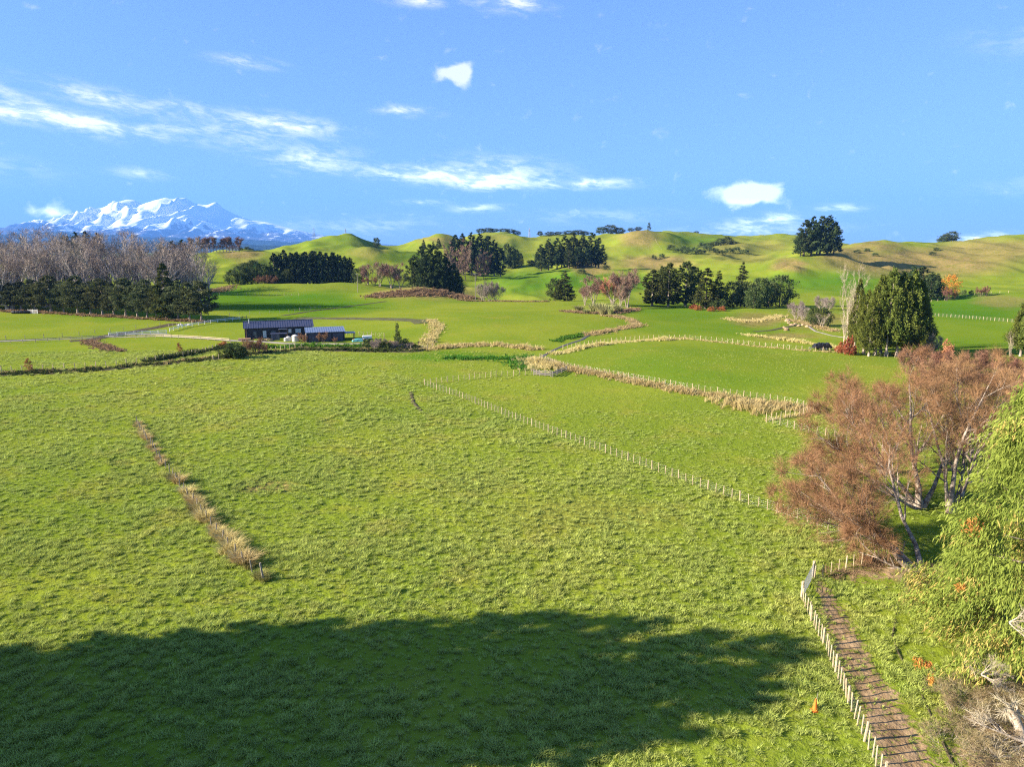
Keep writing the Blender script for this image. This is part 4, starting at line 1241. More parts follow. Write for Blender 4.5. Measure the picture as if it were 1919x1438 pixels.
# cypress group and its neighbours, right middle distance
for u, vb, vt, w in [(1601, 657, 526, 32), (1618, 663, 546, 44), (1640, 666, 516, 50), (1660, 668, 503, 54), (1680, 668, 512, 52), (1698, 668, 508, 54), (1714, 667, 528, 50), (1724, 666, 556, 42), (1650, 662, 520, 48), (1690, 663, 530, 50), (1628, 668, 570, 40), (1706, 669, 570, 44)]:
    stand('tall_cypress', 'cypress', u, vb, vt, 'tall yellow-green cypress in the dense group with pale trunks', 'tree', 'cypresses of the dense group', w)
for u, vb, vt, w in [(1588, 655, 502, 36), (1600, 656, 560, 22), (1580, 650, 540, 22)]:
    stand('pale_bare_tree', 'palebare', u, vb, vt, 'whitish bare upright tree against the cypress group', 'tree', 'whitish bare trees by the cypresses', w)
for u, vb, vt, w in [(1690, 562, 508, 44), (1708, 563, 500, 48), (1726, 563, 500, 48), (1742, 564, 510, 40), (1756, 563, 530, 34), (1752, 560, 512, 24)]:
    stand('background_pine', 'pine', u, vb, vt, 'blackish pine in the clump behind the cypress group', 'tree', 'pines behind the cypresses', w)
stand('autumn_tree', 'orange', 1779, 562, 516, 'small tree with bright orange leaves beside the dark pines', 'tree', None, 24)
for u, vb, vt, w in [(1788, 562, 545, 16), (1774, 564, 538, 16)]:
    stand('bare_bush', 'redbush', u, vb, vt, 'reddish bare bush under the orange tree', 'bush', 'bare bushes under the orange tree', w)
for u, vb, vt, w in [(1836, 556, 538, 16), (1848, 555, 537, 14), (1806, 553, 543, 8), (1820, 552, 544, 8)]:
    stand('bare_bush', 'redbush' if u > 1830 else 'scrub', u, vb, vt, 'pinkish bare bush out along the far fence' if u > 1830 else 'small dark shrub near the far fence', 'bush', 'bushes along the far fence' if u > 1830 else 'shrubs near the far fence', w)
for u, vb, vt, w, k, lb in [(1524, 611, 576, 24, 'round', 'dark round shrub beside the gravel mound'), (1542, 612, 577, 28, 'round', 'dark round shrub with a small white tree in front')]:
    stand('round_shrub', k, u, vb, vt, lb, 'bush', None, w)
stand('white_sapling', 'palebare', 1540, 616, 588, 'small white bare tree in front of the round shrub', 'tree', None, 16)
for u, vb, vt, w in [(1492, 598, 566, 26), (1504, 600, 574, 20), (1538, 580, 556, 24), (1552, 582, 558, 22)]:
    stand('mauve_bush', 'greybush', u, vb, vt, 'mauve bare bush behind the round shrubs', 'bush', 'mauve bushes by the round shrubs', w)
for u, vb, vt, w in [(1578, 663, 640, 16), (1590, 666, 632, 16), (1598, 664, 648, 12), (1570, 660, 648, 10)]:
    stand('red_shrub', 'redleaf', u, vb, vt, 'red-leaved shrub at the foot of the whitish bare trees', 'bush', 'red shrubs by the cypress group', w)
for u, vb, vt, w in [(1912, 668, 560, 44), (1935, 672, 548, 60)]:
    stand('tall_cypress', 'cypress', u, vb, vt, 'yellow-green cypress alone on the right beyond the creek hedge', 'tree', 'cypresses beyond the creek hedge', w)
stand('pale_bush', 'palebare', 1893, 668, 622, 'pale bare sapling leaning on the lone right-hand cypress', 'tree', None, 16)

# creek hedge behind the near alders
stand('salmon_tree', 'redspire', 1772, 690, 636, 'upright salmon-orange leafy tree rising over the bare hedge', 'tree', None, 22)
for i, (u, vb, vt, w) in enumerate([(1700, 700, 660, 46), (1735, 705, 655, 56), (1760, 715, 660, 50), (1795, 700, 664, 50), (1825, 704, 660, 56), (1855, 706, 664, 54), (1885, 712, 668, 56), (1915, 715, 672, 56), (1945, 715, 670, 56),
                                    (1745, 735, 682, 60), (1800, 740, 684, 66), (1850, 742, 690, 66), (1900, 748, 694, 66), (1940, 750, 690, 60)]):
    stand('hedge_shrub', 'redbush', u, vb, vt, 'russet bare shrub in the thick hedge behind the near alders', 'bush', 'shrubs of the creek hedge', w)
for u, vb, vt, w in [(1700, 655, 622, 40), (1722, 668, 616, 46), (1745, 662, 630, 34)]:
    stand('mauve_bush', 'greybush', u, vb, vt, 'grey-brown bare bush at the right foot of the cypress group', 'bush', 'bushes at the cypress group foot', w)

# plants round the black house and the left-hand ditch
for u, vb, vt, w, k, nm, lb in [(745, 644, 606, 11, 'greenspire', 'columnar_conifer', 'narrow olive columnar conifer right of the black shed'), (55, 700, 672, 13, 'russetspire', 'russet_sapling', 'russet columnar sapling standing on the ditch bank'),
                                (337, 660, 643, 9, 'russetspire', 'russet_sapling', 'russet sapling in the small paddock below the driveway'), (418, 652, 640, 16, 'redleaf', 'red_shrub', 'reddish shrub at the end of the driveway')]:
    stand(nm, k, u, vb, vt, lb, 'shrub' if k == 'redleaf' else 'tree', None, w)
for u, vb, vt, w in [(440, 672, 642, 36), (426, 672, 648, 28), (452, 670, 650, 24)]:
    stand('dark_shrub', 'round', u, vb, vt, 'dark green bush on the ditch bank below the black house', 'bush', 'dark bushes below the house', w)
for u, vb, vt, w in [(468, 664, 638, 32), (482, 664, 636, 32), (455, 662, 648, 20), (496, 662, 646, 18)]:
    stand('pink_bush', 'redbush', u, vb, vt, 'pinkish bare bush below the black house', 'bush', 'pink bushes below the house', w)
for u, vb, vt, w in [(566, 642, 625, 18), (606, 642, 622, 20), (572, 644, 630, 12), (628, 644, 632, 10)]:
    stand('bare_bush', 'redbush', u, vb, vt, 'bare red-brown shrub against the dark shed', 'bush', 'bare shrubs at the shed', w)
for i, (u, vb, vt, w) in enumerate([(690, 655, 636, 22), (704, 657, 638, 20), (722, 657, 640, 24), (738, 656, 640, 20), (752, 654, 632, 26), (764, 655, 642, 22), (778, 655, 645, 18), (712, 652, 634, 18)]):
    stand('garden_shrub', ('scrub', 'greybush')[i % 2], u, vb, vt, 'dark leafy shrub in the tangle right of the shed' if i % 2 == 0 else 'twiggy grey shrub in the tangle right of the shed', 'bush', ('leafy shrubs right of shed', 'twiggy shrubs right of shed')[i % 2], w)
for u, vb, vt in [(470, 700, 0)][:0]:
    pass

# tall shelterbelt outside the frame on the left: it throws the long shadow over the near paddock
for i, (x, y, h) in enumerate([(-38, 31.5, 24), (-48, 34.2, 24), (-56, 33, 24), (-64, 31.5, 24), (-73, 30, 25), (-40, 27.8, 23.5), (-42, 30, 22), (-46, 23.5, 23), (-52, 18.5, 23.5), (-58, 13, 24), (-63, 7, 24), (-69, 1, 25), (-75, -5, 25),
                               (-56, 27, 24), (-60, 22, 24), (-66, 17, 24), (-50, 29, 24), (-51, 24, 24), (-56, 4, 22), (-82, -12, 24), (-72, 10, 24), (-48, 30.5, 18), (-80, 2, 25)]):
    plant('roadside_macrocarpa', 'macro', Vector((x, y, gz(x, y))), h, 'tall dark macrocarpa in the belt whose shadow crosses the near paddock', 'tree', 'macrocarpas casting the shadow', 12.0)
# ------------------------------------------------------------------ lanes, ditches and creek
def ribbon(name, pl, width, mat, lift=0.1, label=None, cat=None, kind_=None, step=1.5, seed=1, sag=0.0):
    P = track(pl, step)
    d = np.gradient(P, axis=0)
    d = d / (np.hypot(d[:, 0], d[:, 1])[:, None] + 1e-9)
    nrm = np.stack([-d[:, 1], d[:, 0]], 1)
    k = np.array([-1, -0.5, 0, 0.5, 1.0])
    t = np.arange(len(P))
    wl = width * 0.5 * (1 + 0.28 * vnoise(t / 5.0, t * 0 + seed, seed))
    wr = width * 0.5 * (1 + 0.28 * vnoise(t / 5.0, t * 0 + seed + 9, seed))
    X = P[:, None, 0] + nrm[:, None, 0] * np.where(k < 0, k * wl[:, None], k * wr[:, None])
    Y = P[:, None, 1] + nrm[:, None, 1] * np.where(k < 0, k * wl[:, None], k * wr[:, None])
    Z = ground(X.ravel(), Y.ravel()).reshape(X.shape) + lift - sag * (1 - np.abs(k))[None] - 0.1 * (np.abs(k) == 1)[None]
    I = np.arange(X.size).reshape(X.shape)
    q = np.stack([I[:-1, :-1], I[:-1, 1:], I[1:, 1:], I[1:, :-1]], -1).reshape(-1, 4)
    o = put(name, mesh_data(name, np.stack([X.ravel(), Y.ravel(), Z.ravel()], 1), q[:, ::-1], mat, True))
    return tag(o, label, cat, None, kind_)


ribbon('driveway', [(-60, 643), (60, 638), (150, 634), (200, 632), (300, 630), (380, 634), (440, 639), (480, 640), (560, 645), (640, 645), (700, 644)], 2.3, M['gravel'], 0.12, kind_='structure')
ribbon('driveway', [(196, 632), (250, 626), (300, 627), (318, 628)], 2.2, M['gravel'], 0.16, kind_='structure', seed=4)
ribbon('path', [(1515, 612), (1530, 622), (1560, 630), (1590, 634)], 0.9, M['gravel'], 0.14, kind_='structure', seed=5)
ribbon('dug_trench', [(130, 640), (170, 637), (210, 628), (260, 620), (310, 611), (325, 607)], 4.5, M['soil'], 0.14, kind_='structure', seed=6)
ribbon('ditch', [(528, 592), (600, 581), (680, 571), (722, 565)], 2.4, M['soil'], 0.12, kind_='structure', seed=7)
ribbon('slope_shade_strip', [(560, 596), (640, 597), (720, 598), (790, 601), (800, 606)], 8.0, M['shade_and_bank'], 0.12, kind_='structure', seed=8)  # shade of a slope facing away, painted as a dark olive strip
ribbon('creek', [(1200, 606), (1190, 613), (1150, 620), (1105, 628), (1090, 637), (1062, 646), (1040, 655), (1016, 668), (1002, 678), (998, 692), (1012, 702), (1036, 700), (1052, 694)], 1.1, M['water'], 0.12, kind_='structure', seed=9)
ribbon('ditch', [(-60, 708), (0, 703), (100, 700), (200, 693), (300, 684), (400, 674), (470, 666), (560, 657), (650, 658), (760, 660), (790, 658)], 2.6, M['soil'], 0.12, kind_='structure', seed=10)
ribbon('drain', [(770, 735), (775, 755), (790, 772)], 0.7, M['soil'], 0.09, kind_='structure', step=0.6, seed=11)
ribbon('drain', [(1682, 1125), (1678, 1165), (1672, 1195), (1684, 1225), (1705, 1265), (1728, 1305), (1748, 1350), (1768, 1395), (1790, 1440)], 0.16, M['soil'], 0.05, kind_='structure', step=0.4, seed=12)
ribbon('creek_bank', [(1412, 622), (1440, 620), (1480, 612), (1520, 606)], 2.0, M['shade_and_bank'], 0.14, kind_='structure', seed=13)


# ------------------------------------------------------------------ dry grass strips and rank growth (nobody could count the stems)
def strip(name, pl, width, h, per_m, nb, mat, label, cat, w=0.09, seed=0, lean=0.7, pile=0.0):
    g = np.random.default_rng(500 + seed)
    P = track(pl, 0.5)
    L = len(P) * 0.5
    n = int(L * per_m)
    i = g.integers(0, len(P) - 1, n)
    t = i / len(P) * L
    dens = 0.55 + 0.45 * vnoise(t / 6.0, t * 0 + seed * 3.1, seed)
    keep = g.uniform(0, 1, n) < np.clip(dens + 0.25, 0.15, 1)
    i = i[keep]
    n = len(i)
    off = g.normal(size=(n, 2)) * width * 0.32
    x, y = P[i, 0] + off[:, 0], P[i, 1] + off[:, 1]
    mound = pile * np.exp(-(off ** 2).sum(1) / (width * 0.45) ** 2)
    C = np.stack([x, y, ground(x, y) + mound], 1)
    hh = h * g.uniform(0.5, 1.25, n) * (0.75 + 0.5 * np.clip(vnoise(x / 5, y / 5, 77), -1, 1))
    V, Q, T, tint = blades(C, nb, hh, 0.9, w, g, lean)
    o = put(name, mesh_data(name, V, [Q, T], mat, False, tint))
    return tag(o, label, cat, None, 'stuff')


strip('dry_grass', [(1008, 676), (1050, 690), (1130, 704), (1200, 718), (1300, 737), (1400, 752), (1480, 765), (1526, 772)], 3.4, 1.05, 26, 11, M['straw'], 'long dry straw-coloured grass along the creek fence', 'grass', 0.07, 1)
strip('dry_grass', [(1350, 758), (1400, 764), (1450, 774)], 4.5, 1.15, 26, 12, M['straw'], 'thick mound of tawny dry grass inside the creek bend', 'grass', 0.07, 2, 0.7, 0.5)
strip('dry_grass', [(1000, 676), (1012, 684), (1030, 694)], 5.5, 1.1, 40, 12, M['straw'], 'tawny dry grass at the creek crossing', 'grass', 0.07, 3, 0.7, 0.4)
strip('dry_grass', [(795, 656), (840, 652), (880, 648), (940, 648), (975, 652), (1005, 657)], 3.6, 1.1, 22, 11, M['straw'], 'pale dry grass along the lower edge of the middle paddock', 'grass', 0.10, 4)
strip('dry_grass', [(1042, 664), (1090, 652), (1150, 643), (1220, 638), (1290, 635)], 2.6, 0.9, 20, 11, M['straw'], 'dry grass line over the top of the rounded paddock', 'grass', 0.09, 5)
strip('dry_grass', [(1290, 636), (1360, 643), (1420, 650), (1500, 657), (1560, 661)], 1.4, 0.55, 8, 9, M['straw'], 'thin dry grass under the paddock fence by the dark trailer', 'grass', 0.09, 6)
strip('dry_grass', [(1100, 629), (1150, 619), (1195, 611), (1186, 601), (1160, 595), (1130, 592)], 3.4, 0.9, 18, 11, M['straw'], 'dry grass round the creek head', 'grass', 0.10, 7)
strip('dry_grass', [(806, 600), (822, 618), (808, 632), (800, 645), (790, 655)], 3.6, 0.9, 14, 11, M['straw'], 'dry grass down the gully right of the house garden', 'grass', 0.10, 8)
strip('dry_grass', [(1362, 598), (1400, 604), (1440, 598), (1465, 592)], 4.5, 0.9, 12, 11, M['straw'], 'dry tawny bank below the rounded evergreens', 'grass', 0.11, 9)
strip('dry_grass', [(1395, 628), (1450, 634), (1500, 642), (1560, 650), (1585, 656)], 3.2, 0.9, 13, 11, M['straw'], 'dry tawny bank leading to the whitish bare trees', 'grass', 0.10, 10)
strip('dry_grass', [(1470, 600), (1500, 604), (1530, 612), (1565, 622)], 4.0, 0.9, 12, 11, M['straw'], 'tawny rough grass round the gravel mound', 'grass', 0.11, 11)
strip('dry_grass', [(1436, 788), (1480, 781), (1528, 773)], 1.0, 0.5, 12, 9, M['straw'], 'dry grass at the foot of the short return fence', 'grass', 0.06, 12)
strip('dry_grass', [(-60, 705), (0, 701), (100, 698), (200, 691), (300, 682), (400, 671), (470, 664), (560, 655), (650, 656), (760, 657), (795, 656)], 2.4, 0.8, 9, 11, M['straw'], 'pale dead grass along the house ditch', 'grass', 0.09, 13)
strip('ditch_growth', [(-60, 707), (0, 702), (100, 699), (200, 692), (300, 683), (400, 673), (470, 665), (560, 656), (650, 657), (760, 659), (795, 657)], 3.0, 0.9, 13, 11, M['shrub'], 'dark weedy growth filling the house ditch', 'weeds', 0.16, 14, 0.9)
strip('ditch_growth', [(280, 678), (340, 668), (400, 655), (430, 650)], 2.6, 1.2, 14, 12, M['shrub'], 'dark weeds on the upper ditch bank below the driveway', 'weeds', 0.18, 15, 0.9)
strip('ditch_growth', [(500, 652), (560, 650), (640, 650), (700, 650), (760, 650)], 3.5, 1.1, 14, 12, M['rank'], 'green shrubby bank below the house yard', 'weeds', 0.18, 16, 0.9)
strip('rank_weeds', [(840, 672), (880, 672), (920, 673), (960, 672), (990, 668)], 4.5, 0.75, 22, 11, M['rank'], 'dark green rank weeds beside the creek crossing', 'weeds', 0.16, 17, 0.9)
strip('rank_weeds', [(960, 678), (980, 684), (985, 692)], 5.0, 0.7, 26, 11, M['rank'], 'rank green weeds on the creek bend', 'weeds', 0.16, 18, 0.9)
strip('rank_weeds', [(1040, 640), (1060, 634), (1085, 628), (1100, 626)], 3.0, 0.7, 16, 11, M['rank'], 'rank green weeds up the creek', 'weeds', 0.16, 19, 0.9)
strip('bracken', [(700, 556), (740, 552), (790, 550), (840, 553), (880, 559)], 11.0, 1.5, 42, 12, M['bracken'], 'brown dead bracken covering the bank under the pines', 'bracken', 0.24, 20, 0.9)
strip('bracken', [(860, 563), (920, 565), (1000, 566), (1030, 566)], 2.5, 1.0, 14, 11, M['bracken'], 'brown rough growth along the far paddock edge', 'bracken', 0.2, 21, 0.9)
strip('bracken', [(1060, 584), (1100, 588), (1150, 588), (1190, 580)], 5.0, 1.0, 18, 11, M['bracken'], 'brown rough growth under the red bare trees', 'bracken', 0.2, 22, 0.9)
strip('bracken', [(165, 638), (178, 646), (200, 654), (225, 660)], 3.5, 0.8, 12, 11, M['bracken'], 'russet rough patch in the small paddock below the driveway', 'bracken', 0.14, 23, 0.9)
strip('bracken', [(390, 548), (410, 545), (420, 540)], 12.0, 1.4, 40, 12, M['bracken'], 'mauve-brown rough growth at the shelterbelt end', 'bracken', 0.24, 24, 0.9)
strip('bracken', [(1555, 1082), (1600, 1068), (1650, 1052), (1700, 1058)], 1.6, 0.35, 30, 10, M['bracken'], 'brown leaf litter and dead stems under the leaning alder', 'litter', 0.03, 25, 1.1)
strip('bracken', [(1560, 972), (1600, 985), (1650, 1000)], 1.4, 0.5, 14, 10, M['straw'], 'dry stems by the fence under the alder crown', 'grass', 0.03, 26, 0.9)
strip('shelterbelt_undergrowth', [(-60, 582), (0, 583), (100, 588), (200, 594), (300, 600), (385, 605)], 3.0, 1.2, 8, 11, M['bracken'], 'brown undergrowth along the foot of the shelterbelt', 'undergrowth', 0.16, 27, 0.8)
strip('yard_scrub', [(700, 646), (730, 648), (770, 648)], 5.0, 1.2, 26, 11, M['bracken'], 'brown tangled growth round the yard rubbish', 'undergrowth', 0.14, 28, 0.9)

# ------------------------------------------------------------------ fences
def post_mesh(name, r, h, mat, seed):
    g = random.Random(seed)
    mb = MB()
    n = 7
    V = []
    for z, k in ((-0.25, 1.05), (h * 0.5, 1.0), (h, 0.94)):
        for i in range(n):
            q = 2 * math.pi * i / n
            V.append((r * k * math.cos(q) * g.uniform(0.93, 1.07), r * k * math.sin(q) * g.uniform(0.93, 1.07), z + (0.02 * math.cos(q) if z == h else 0)))
    Fs = []
    for k in range(2):
        for i in range(n):
            Fs.append((k * n + i, k * n + (i + 1) % n, (k + 1) * n + (i + 1) % n, (k + 1) * n + i))
    Fs.append(tuple(range(2 * n, 3 * n)))
    mb._add(V, Fs)
    return mb.data(name, mat)


POST = {}


def post_of(r, h, mat):
    k = (r, h, mat)
    if k not in POST:
        POST[k] = post_mesh('post', r, h, M[mat], len(POST))
    return POST[k]


def fence(name, pl, spacing, label, h=1.15, r=0.05, every=4, rbig=0.09, mat='post', wires=5, group=None, cat='fence', tilt=0.03, rail=None, wr=0.004):
    P = track(pl, spacing)
    x0, y0 = P[0]
    z0 = gz(x0, y0)
    root = tag(empty(name, (x0, y0, z0)), label, cat, group)
    zz = ground(P[:, 0], P[:, 1])
    for i, ((x, y), z) in enumerate(zip(P, zz)):
        big = i % every == 0 or i == len(P) - 1
        me = post_of(rbig if big else r, h * (1.06 if big else 1.0), mat)
        put('post' if big else 'batten', me, root, (x - x0 + random.gauss(0, 0.02), y - y0 + random.gauss(0, 0.02), z - z0 + random.gauss(0, 0.02)),
            (random.gauss(0, tilt), random.gauss(0, tilt), random.uniform(0, 6.28)))
    for k in range(wires):
        hz = h * (0.15 + 0.78 * k / max(1, wires - 1))
        pts = np.stack([P[:, 0] - x0, P[:, 1] - y0, zz - z0 + hz], 1)[None]
        V, Q = tubes(pts, np.full((1, len(P)), wr), 3)
        put('wire', mesh_data('wire', V, Q, M['wire']), root)
    if rail:
        for hz in rail:
            for i in range(len(P) - 1):
                a = Vector((P[i, 0] - x0, P[i, 1] - y0, zz[i] - z0 + hz))
                b = Vector((P[i + 1, 0] - x0, P[i + 1, 1] - y0, zz[i + 1] - z0 + hz))
                d = b - a
                me = MB().box(0, d.length, -0.02, 0.02, -0.075, 0.075).data('rail', M[mat])
                put('rail', me, root, a, (0, -math.asin(d.z / d.length), math.atan2(d.y, d.x)))
    return root


fence('paddock_fence', [(796, 723), (870, 748), (1000, 800), (1150, 855), (1300, 910), (1400, 945), (1500, 975), (1580, 1003), (1655, 1030)], 1.05, 'long batten fence running diagonally between the rough and the smooth paddock', 1.1, 0.042, 4, 0.065)
fence('paddock_fence', [(796, 721), (850, 715), (930, 706), (1006, 703)], 1.15, 'fence from the diagonal corner to the creek crossing', 1.1, 0.045, 4, 0.07)
fence('race_fence', [(1502, 1126), (1520, 1165), (1545, 1216), (1570, 1275), (1586, 1312), (1606, 1360), (1628, 1408), (1650, 1455), (1668, 1490)], 0.62, 'post and batten fence along the dirt stock race', 1.22, 0.042, 5, 0.075, tilt=0.025, wires=6)
fence('lane_fence', [(1526, 1086), (1560, 1076), (1600, 1062), (1640, 1052), (1690, 1040)], 0.95, 'short wire fence above the mud by the leaning alder', 1.1, 0.035, 4, 0.06)
fence('creek_fence', [(1012, 672), (1042, 686), (1100, 697), (1200, 714), (1300, 732), (1400, 746), (1470, 756), (1530, 769)], 1.15, 'fence along the dry grass between rounded paddock and creek', 1.15, 0.05, 4, 0.075)
fence('return_fence', [(1530, 771), (1500, 780), (1436, 790)], 0.95, 'short return fence closing the creek bend', 1.15, 0.045, 4, 0.07)
fence('alder_fence', [(1436, 792), (1470, 800), (1520, 812), (1580, 822)], 1.15, 'fence running from the creek bend into the alder crown', 1.1, 0.045, 4, 0.07)
fence('hill_fence', [(1055, 655), (1100, 648), (1150, 641), (1220, 636), (1290, 635), (1360, 642), (1420, 649), (1500, 657), (1560, 661), (1640, 668), (1720, 672)], 1.6, 'pale fence over the crest of the rounded paddock towards the cypresses', 1.15, 0.06, 3, 0.085, wires=4)
fence('ditch_fence', [(-60, 700), (0, 697), (100, 693), (200, 687), (300, 676), (350, 668), (400, 655), (432, 646)], 2.0, 'fence of pale posts above the house ditch', 1.15, 0.07, 3, 0.10, wires=4)
fence('ditch_fence', [(400, 676), (450, 668), (500, 660), (545, 654), (565, 653)], 1.5, 'fence of pale posts on the bank below the black house', 1.15, 0.07, 3, 0.10, wires=4)
fence('garden_fence', [(770, 656), (790, 655), (810, 653)], 1.4, 'short pale fence at the end of the yard tangle', 1.15, 0.07, 3, 0.10, wires=4)
fence('lane_fence', [(-60, 640), (40, 637), (120, 632), (200, 624), (300, 611)], 4.5, 'thin post fence along the paddock above the driveway', 1.25, 0.06, 2, 0.08, 'post_old', wires=3)
fence('yard_fence', [(316, 613), (360, 607), (410, 601), (462, 597)], 1.7, 'batten fence between shelterbelt end and black house', 1.15, 0.06, 3, 0.09, wires=4)
fence('yard_fence', [(318, 622), (350, 613), (400, 605), (450, 600)], 3.0, 'pale railed fence curving up to the black house', 1.1, 0.06, 1, 0.08, 'white', wires=0, rail=(0.55, 1.0))
fence('rail_fence', [(204, 631), (260, 628), (312, 626)], 2.4, 'white timber rail fence beside the driveway', 1.2, 0.07, 1, 0.08, 'white', wires=0, rail=(0.35, 0.75, 1.12))
fence('rail_fence', [(-50, 646), (40, 643), (120, 638), (165, 636), (230, 634), (300, 633), (380, 637), (430, 641)], 2.8, 'pale low rail fence on the near side of the driveway', 1.0, 0.07, 1, 0.08, 'post', wires=0, rail=(0.5, 0.9))
fence('shed_fence', [(650, 628), (690, 630), (720, 632)], 1.5, 'pale batten fence running right from the shed', 1.2, 0.06, 3, 0.09, wires=3)
fence('far_fence', [(1738, 592), (1800, 596), (1860, 601), (1905, 605)], 1.8, 'pale far fence across the lush paddock beyond the cypresses', 1.15, 0.06, 3, 0.09, 'post', wires=4, wr=0.014)
fence('far_fence', [(560, 554), (480, 553), (412, 553)], 4.5, 'faint far fence along the flat under the plantation block', 1.15, 0.08, 2, 0.10, wires=3)
fence('far_fence', [(430, 592), (480, 589), (540, 586), (600, 578)], 4.0, 'faint fence across the flat behind the black house', 1.15, 0.07, 2, 0.09, 'post_old', wires=3)
fence('far_fence', [(1745, 566), (1790, 560), (1840, 552), (1890, 549)], 4.5, 'far fence climbing past the orange tree', 1.15, 0.08, 2, 0.10, wires=3)
fence('hill_line', [(1228, 449), (1232, 458), (1240, 468)], 4.0, 'far fence dividing the brown knoll from the green slope', 1.15, 0.08, 1, 0.10, wires=2)

# ------------------------------------------------------------------ row of posts grown over with tussock, across the near paddock
ROW = [(256, 795), (268, 815), (284, 838), (302, 868), (318, 888), (340, 918), (366, 950), (392, 985), (420, 1020), (445, 1048), (470, 1072), (494, 1089)]
tus = []
for k in range(5):
    g = np.random.default_rng(600 + k)
    V, Q, T, tint = blades(g.normal(size=(9, 3)) * np.array([0.16, 0.16, 0.0]), 50, 0.72, 0.75, 0.034, g, 1.25)
    tus.append(mesh_data('tussock_leaves', V, [Q, T], M['straw'], False, tint))
gr_tus = []
for k in range(2):
    g = np.random.default_rng(620 + k)
    V, Q, T, tint = blades(g.normal(size=(9, 3)) * np.array([0.2, 0.2, 0.0]), 46, 0.6, 0.8, 0.03, g, 1.0)
    gr_tus.append(mesh_data('tussock_leaves', V, [Q, T], leafy(f'olive_tussock{k}', (0.14, 0.14, 0.035), (0.36, 0.32, 0.12), 0.3), False, tint))
PR = track(ROW, 0.80)
for i, (x, y) in enumerate(PR):
    f = i / len(PR)
    if 0.40 < f < 0.47 or (f < 0.62 and random.random() < 0.34) or random.random() < 0.10:
        continue
    green = (i % 7 == 3) or f > 0.965
    x, y = x + random.gauss(0, 0.16), y + random.gauss(0, 0.16)
    s = random.uniform(0.55, 1.2) * (0.8 if f < 0.42 else 1.25)
    o = put('tussock', random.choice(gr_tus if green else tus), None, (x, y, gz(x, y)), (0, 0, random.uniform(0, 6.28)), (s * 1.05, s * 1.05, s))
    tag(o, 'olive-green tussock in the row of old posts' if green else 'straw-coloured dry tussock in the row of old posts', 'tussock', 'green tussocks of the post row' if green else 'dry tussocks of the post row')
PR = track(ROW, 2.0)
root = tag(empty('old_post_row', (PR[0][0], PR[0][1], gz(*PR[0]))), 'old grey posts standing in the line of tussocks', 'fence')
for i, (x, y) in enumerate(PR):
    last = i == len(PR) - 1
    put('post', post_of(0.085 if last else 0.05, 1.55 if last else 1.15, 'post_old'), root, (x - PR[0][0], y - PR[0][1], gz(x, y) - root.location.z), (random.gauss(0, 0.06), random.gauss(0, 0.06) - (0.06 if last else 0), 0))
# ------------------------------------------------------------------ buildings and yard
M['navy'] = simple('dark_navy_cladding', (0.018, 0.021, 0.030), 0.55, 0.4, 0.0, 0.2, 3.0)
M['navy_roof'] = simple('dark_navy_roofing', (0.050, 0.052, 0.085), 0.38, 0.5, 0.0, 0.15, 2.0)
M['grey_roof'] = simple('blue_grey_roofing', (0.150, 0.175, 0.235), 0.35, 0.5, 0.2, 0.12, 2.0)
M['glass'] = simple('window_glass', (0.10, 0.12, 0.14), 0.08, 0.6, 0.0, 0.1)
M['pane_pale'] = simple('pale_window_pane', (0.45, 0.50, 0.55), 0.2, 0.6, 0.0, 0.1)  # paler pane colour for some of the windows
M['timber'] = simple('deck_timber', (0.30, 0.18, 0.11), 0.8, 0.2, 0.0, 0.25, 6.0)
M['concrete'] = simple('concrete_tank', (0.50, 0.47, 0.43), 0.9, 0.1, 0.0, 0.15, 2.0)
M['teal'] = simple('teal_tarpaulin', (0.10, 0.36, 0.34), 0.6, 0.3, 0.0, 0.2, 2.0)
M['black'] = simple('black_paint', (0.012, 0.011, 0.012), 0.5, 0.4, 0.0, 0.4, 5.0)
M['rubber'] = simple('black_rubber', (0.02, 0.02, 0.02), 0.85, 0.2, 0.0, 0.2)
M['cone'] = simple('orange_cone_plastic', (0.75, 0.16, 0.02), 0.5, 0.4, 0.0, 0.08)
M['log'] = bark('cut_logs', (0.22, 0.15, 0.085), (0.42, 0.31, 0.19), 5.0)


